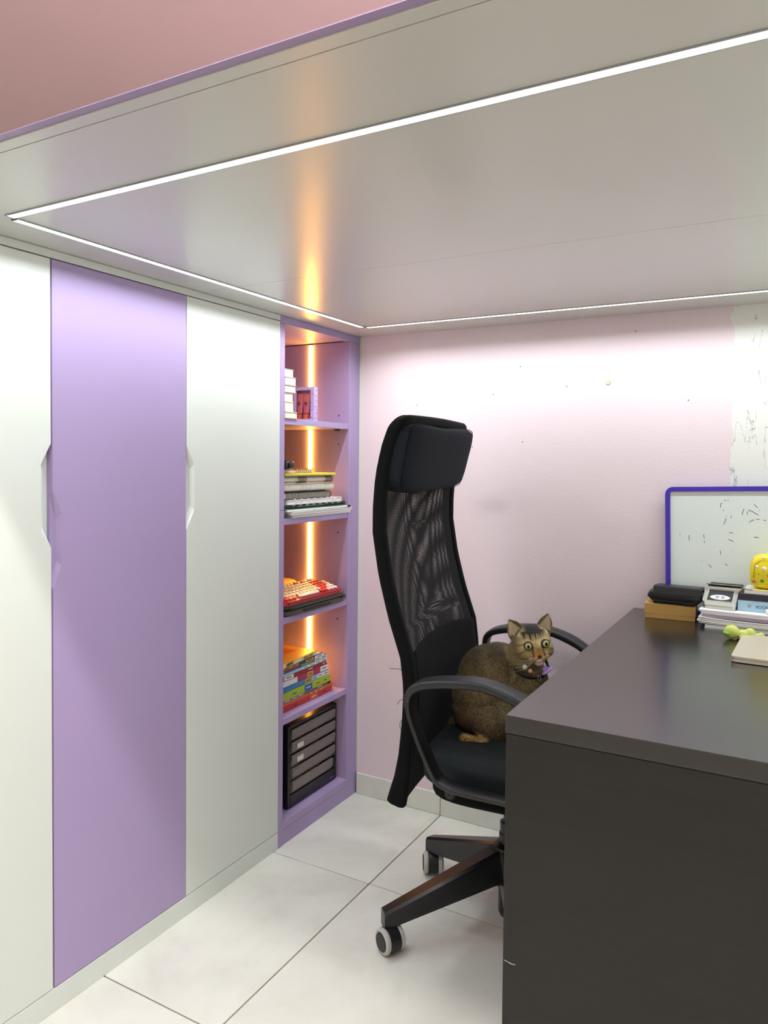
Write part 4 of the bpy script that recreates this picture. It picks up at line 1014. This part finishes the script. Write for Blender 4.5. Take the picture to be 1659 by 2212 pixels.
# papers
pz = DT
def sheets(name, label, cat, x, y, w_, d_, z0, th, mats, n, rz=0., curl=0.):
    t = thing(name, label, cat, (x, y, z0), (0, 0, rz))
    for k in range(n):
        bm = bmesh.new(); N_ = 14; jx, jy = random.uniform(-.004, .004), random.uniform(-.002, .002); rows = []
        for q in (0, 1):
            row = []
            for i in range(N_+1):
                a = w_*i/N_; zz_ = th*k/n+curl*max(0, 1-i/4)**2*(1 if k % 2 else .5)
                for b in (0, d_): row.append(bm.verts.new((a+jx, b+jy, zz_+(th/n-.0002)*q)))
            rows.append(row)
        lo_, hi_ = rows
        for i in range(N_):
            a = 2*i
            bm.faces.new((lo_[a], lo_[a+1], lo_[a+3], lo_[a+2])); bm.faces.new((hi_[a], hi_[a+2], hi_[a+3], hi_[a+1]))
            bm.faces.new((lo_[a], lo_[a+2], hi_[a+2], hi_[a])); bm.faces.new((lo_[a+1], hi_[a+1], hi_[a+3], lo_[a+3]))
        for a in (0, 2*N_): bm.faces.new((lo_[a], hi_[a], hi_[a+1], lo_[a+1]))
        link_mesh('sheet', bm, mats[k % len(mats)], t)
    return t
tag(box('folder_or_shade_slab', (0, 0, 0), (.30, .108, .0095), C['black'], None, .001, 1, loc=(1.105, -.160, pz)), 'black slab standing in for the shadow under the desk papers', 'folder')  # no folder here: black block paints the shadow gap below the papers
sheets('paper_bundle', 'small white leaflet bundle in front of the black shadow slab on the desk', 'papers', 1.103, -.1705, .20, .010, pz, .008, [PAPERW], 3, .0)
sheets('paper_bundle', 'fanned white papers on the black shadow slab', 'papers', 1.086, -.171, .33, .118, pz+.0096, .0140, [PAPERW, PAPER, PAPERW], 6, -.02, .003)
tag(box('folder_or_shade_slab', (0, 0, 0), (.31, .114, .0085), M('mauve_folder', '#a894a6', .5), None, .0012, 2, loc=(1.094, -.168, pz+.0255), rot=(0, 0, -.025)), 'mauve folder between the fanned papers and white envelope', 'folder')
sheets('padded_envelope', 'white padded envelope on top of the desk papers', 'envelope', 1.088, -.166, .33, .114, pz+.0342, .0085, [PAPERW], 2, -.02, .0005)
tz = pz+.0430
TIN = M('tin_metal', '#c9c8c0', .28, .04, metal=.9); TIND = M('tin_dark_label', '#24262b', .35)
tn = thing('tin_box', 'silver tin with dark printed lid on the white envelope', 'tin', (1.131, -.096, tz), (0, 0, -.05))
def rr_prism(bm, a, b, r, z0, z1, bev=.0015):
    a_prism(bm, rrect(a, b, r, 5), 2, z0, z1)
bm = bmesh.new(); rr_prism(bm, .0375, .045, .009, 0, .0165); a_box(bm, (-.034, .0, .016), (.034, .042, .0328)); link_mesh('tin_base', bm, TIN, tn)
ld = bmesh.new(); rr_prism(ld, .0388, .0310, .009, -.008, .003); bmesh.ops.bevel(ld, geom=[e for e in ld.edges if e.calc_face_angle(0) > .8], offset=.002, segments=2, affect='EDGES'); ld = link_mesh('tin_lid', ld, TIN, tn, loc=(0, -.0195, .0275), rot=(.46, 0, 0))
lbp = box('lid_label', (-.030, -.025, .0030), (.030, .025, .0033), TIND, ld)
WHT = M('label_white', '#dcdcdc', .5)
for lo, hi in (((-.030, -.025, .0033), (.030, -.0238, .0035)), ((-.030, -.025, .0033), (-.0288, .025, .0035)), ((.0288, -.025, .0033), (.030, .025, .0035))): box('label_border', lo, hi, WHT, lbp)
bm = bmesh.new(); ring = [(.022*math.cos(2*math.pi*i/24)*(1+.05*math.cos(4*math.pi*i/24)), -.008+.0105*math.sin(2*math.pi*i/24)) for i in range(24)]; a_prism(bm, ring, 2, .0033, .0035); link_mesh('label_cartouche', bm, WHT, lbp)
bm = bmesh.new()
for ox in (-.010, .003):
    for lo, hi in (((0, -.024), (.001, -.016)), ((0, -.0165), (.007, -.0155)), ((.003, -.0245), (.004, -.0155)), ((.0, -.0205), (.007, -.0197)), ((.006, -.024), (.007, -.0155)), ((0, -.0245), (.007, -.0237))): a_box(bm, (ox+lo[0], lo[1]+.012, .0035), (ox+hi[0], hi[1]+.012, .0036))
link_mesh('label_glyphs', bm, INK, lbp)
t2 = thing('tin_box', 'cream tin with loose grey lid stacked on the silver tin', 'tin', (1.1345, -.070, tz+.0330), (0, 0, -.06))
box('tin_base', (-.042, -.026, 0), (.042, .022, .0155), M('cream_tin', '#cfcabb', .35, .03), t2, .003, 2)
box('tin_lid', (-.040, -.025, 0), (.041, .022, .0030), M('grey_lid', '#6d6b66', .4, .05, metal=.6), t2, .001, 1, loc=(.001, -.001, .0165), rot=(-.13, .0, .02))
box('lid_rim', (-.036, .016, 0), (.041, .022, .0045), M('grey_lid_rim', '#4d4c49', .4, metal=.6), t2, .001, 1, loc=(.001, 0, .0160), rot=(-.02, 0, .02))
# notebooks with yellow pouch
nb = thing('boxed_notebook', 'pale blue boxed notebook with upside-down lettering on its spine', 'notebook', (1.170, -.130, tz), (0, 0, -.02))
BLU = M('pale_blue_card', '#a9cbe2', .5, .03, 30); box('box_sleeve', (0, 0, 0), (.155, .083, .0265), BLU, nb, .0008, 1)
text('spine_lettering', 'NOTEBOOK', .0105, M('navy_print', '#26364e', .6), nb, (.0395+.028, -.0001, .0130), (math.pi/2, math.pi, 0))
lathe('spine_seal', [(.0048, 0), (.0048, .0003)], M('seal_grey', '#9aa6ae', .5), nb, 20, 1, loc=(.0260, -.0003, .0135))
bn = thing('black_notebook', 'black hardback notebook lying on the pale blue boxed notebook', 'notebook', (1.1705, -.130, tz+.0268), (0, 0, -.02)); 
box('cover', (0, 0, 0), (.150, .082, .0015), C['black'], bn); box('cover', (0, 0, .0145), (.150, .082, .0160), C['black'], bn); box('spine', (0, -.001, 0), (.150, .001, .0160), M('dark_plum_cloth', '#2b2634', .5), bn, .0006, 1); box('page_block', (.003, .002, .0015), (.147, .080, .0145), PAPER, bn)
np_ = thing('notepad', 'white and yellow printed notepad under the yellow pouch', 'notepad', (1.184, -.128, tz+.0430), (0, 0, -.03))
box('page_block', (0, 0, 0), (.130, .078, .009), PAPERW, np_, .0006, 1); box('cover', (0, 0, .0091), (.130, .078, .0105), M('notepad_cover', '#ece8d8', .5, .1, 60), np_); box('spine_tape', (.0, -.0004, .0088), (.018, .012, .0108), C['grey'], np_); box('cover_band', (.018, -.0004, .0070), (.1300, .022, .0108), M('notepad_band', '#e6d690', .5, .1, 80), np_)
YEL = M('yellow_vinyl', '#e3cf16', .38, .07, 40, .1, 120)
yp = thing('yellow_pouch', 'bright yellow vinyl pouch with small coloured dots on the notepad', 'pouch', (1.244, -.085, tz+.0536))
def yf(u):
    x, y, z = u; k = 1-.10*max(0, z)**2; d = .05*math.sin(4*x+2*z)*(1 if y < 0 else .3)
    return Vector((x*k, y*(1-.35*max(0, z))-d*.5, z))
yb_ = soft('pouch_body', (0, 0, .0425), (.0505, .036, .0425), YEL, yp, 4.2, 16, yf)
pts = []
for i in range(20):
    a_ = math.pi*(i/19); pts.append((-.040*math.cos(a_), -.0325+.010*math.sin(a_), .048+.026*math.sin(a_)**.6))
tube('seam', catmull([(-.041, -.0325, .028)]+pts+[(.041, -.0325, .028)], 2), .0011, M('yellow_seam', '#b59f10', .5), yb_, 6)
for x, zz_, r, cl in ((-.008, .036, .0036, '#c4505a'), (-.022, .022, .0042, '#2f7a48'), (-.040, .020, .0040, '#c4505a'), (-.018, .052, .0046, '#f3efe4'), (-.034, .056, .0036, '#f3efe4'), (-.020, .078, .0030, '#f3efe4'), (.012, .050, .0040, '#c4505a'), (.016, .020, .0044, '#f3efe4'), (-.030, .038, .0016, '#7a6a10')):
    ball('printed_dot', (x, -.0345 if zz_ < .06 else -.026, zz_), (r, .0026, r), M('dot_'+cl, cl, .5), yb_, None, 12)
er = thing('eraser', 'small white rounded eraser beside the pale blue notebook', 'eraser', (1.244, -.142, tz)); soft('eraser_body', (0, 0, .006), (.012, .007, .006), M('eraser_white', '#f0f0ee', .6), er, 4, 6); box('eraser_sleeve', (.002, -.0073, .0002), (.0125, .0073, .0122), M('sleeve_blue', '#9fb4cc', .5), er, .002, 1)
# small green figurine lying on its belly
LG = M('lime_vinyl', '#c3cf62', .4, .05, 30); LG2 = M('leaf_green', '#6fae3e', .4)
fg = thing('figurine', 'small lime green vinyl figurine lying face down beside the laptop', 'figurine', (1.168, -.268, DT), (0, 0, .35))
bm = bmesh.new()
a_ball(bm, (0, 0, .0165), (.0175, .0150, .0160), None, 20); a_ball(bm, (.026, 0, .0120), (.0160, .0105, .0105)); a_ball(bm, (.040, 0, .0150), (.012, .0100, .0120)); a_ball(bm, (.054, 0, .0100), (.010, .0070, .0055))
for s in (-1, 1): a_ball(bm, (.020, s*.011, .006), (.008, .004, .005)); a_ball(bm, (.065, s*.005, .0105), (.006, .0040, .0065))
me = bpy.data.meshes.new('t'); bm.to_mesh(me); bm.free(); o_ = bpy.data.objects.new('t', me); COL.objects.link(o_)
md = o_.modifiers.new('r', 'REMESH'); md.mode = 'VOXEL'; md.voxel_size = .0013; sm_ = o_.modifiers.new('s', 'SMOOTH'); sm_.iterations = 4
me2 = bpy.data.meshes.new_from_object(o_.evaluated_get(bpy.context.evaluated_depsgraph_get())); bpy.data.objects.remove(o_, do_unlink=True)
for p_ in me2.polygons: p_.use_smooth = True
me2.materials.clear(); me2.materials.append(LG); o_ = bpy.data.objects.new('figurine_body', me2); COL.objects.link(o_); o_.parent = fg
ball('leaf', (-.0125, -.0060, .0140), (.0085, .0100, .0045), LG2, fg, Matrix.Rotation(.25, 3, 'Y'), 14)
# laptop
CHAMP = M('champagne_aluminium', '#cfc6b4', .4, .02, 30, metal=.35)
lt = thing('laptop', 'closed champagne coloured laptop lying on the desk', 'laptop', (1.184, -.490, DT), (0, 0, -.03))
def slab(name, a, b, r, z0, z1, mat, parent, bev):
    bm = bmesh.new(); a_prism(bm, [(x+a, y+b) for x, y in rrect(a, b, r, 5)], 2, z0, z1)
    bmesh.ops.bevel(bm, geom=[e for e in bm.edges if e.calc_face_angle(0) > .8], offset=bev, segments=2, affect='EDGES'); return link_mesh(name, bm, mat, parent)
slab('base_case', .158, .117, .010, .0015, .0078, CHAMP, lt, .0022); slab('lid', .158, .117, .010, .0083, .0128, CHAMP, lt, .0014); slab('lid_gap', .156, .115, .009, .0076, .0085, DARK, lt, .0001)
for x, y in ((.03, .02), (.28, .02), (.03, .21), (.28, .21)): lathe('rubber_foot', [(.006, 0), (.006, .002)], BLACKP, lt, 12, loc=(x, y, 0))
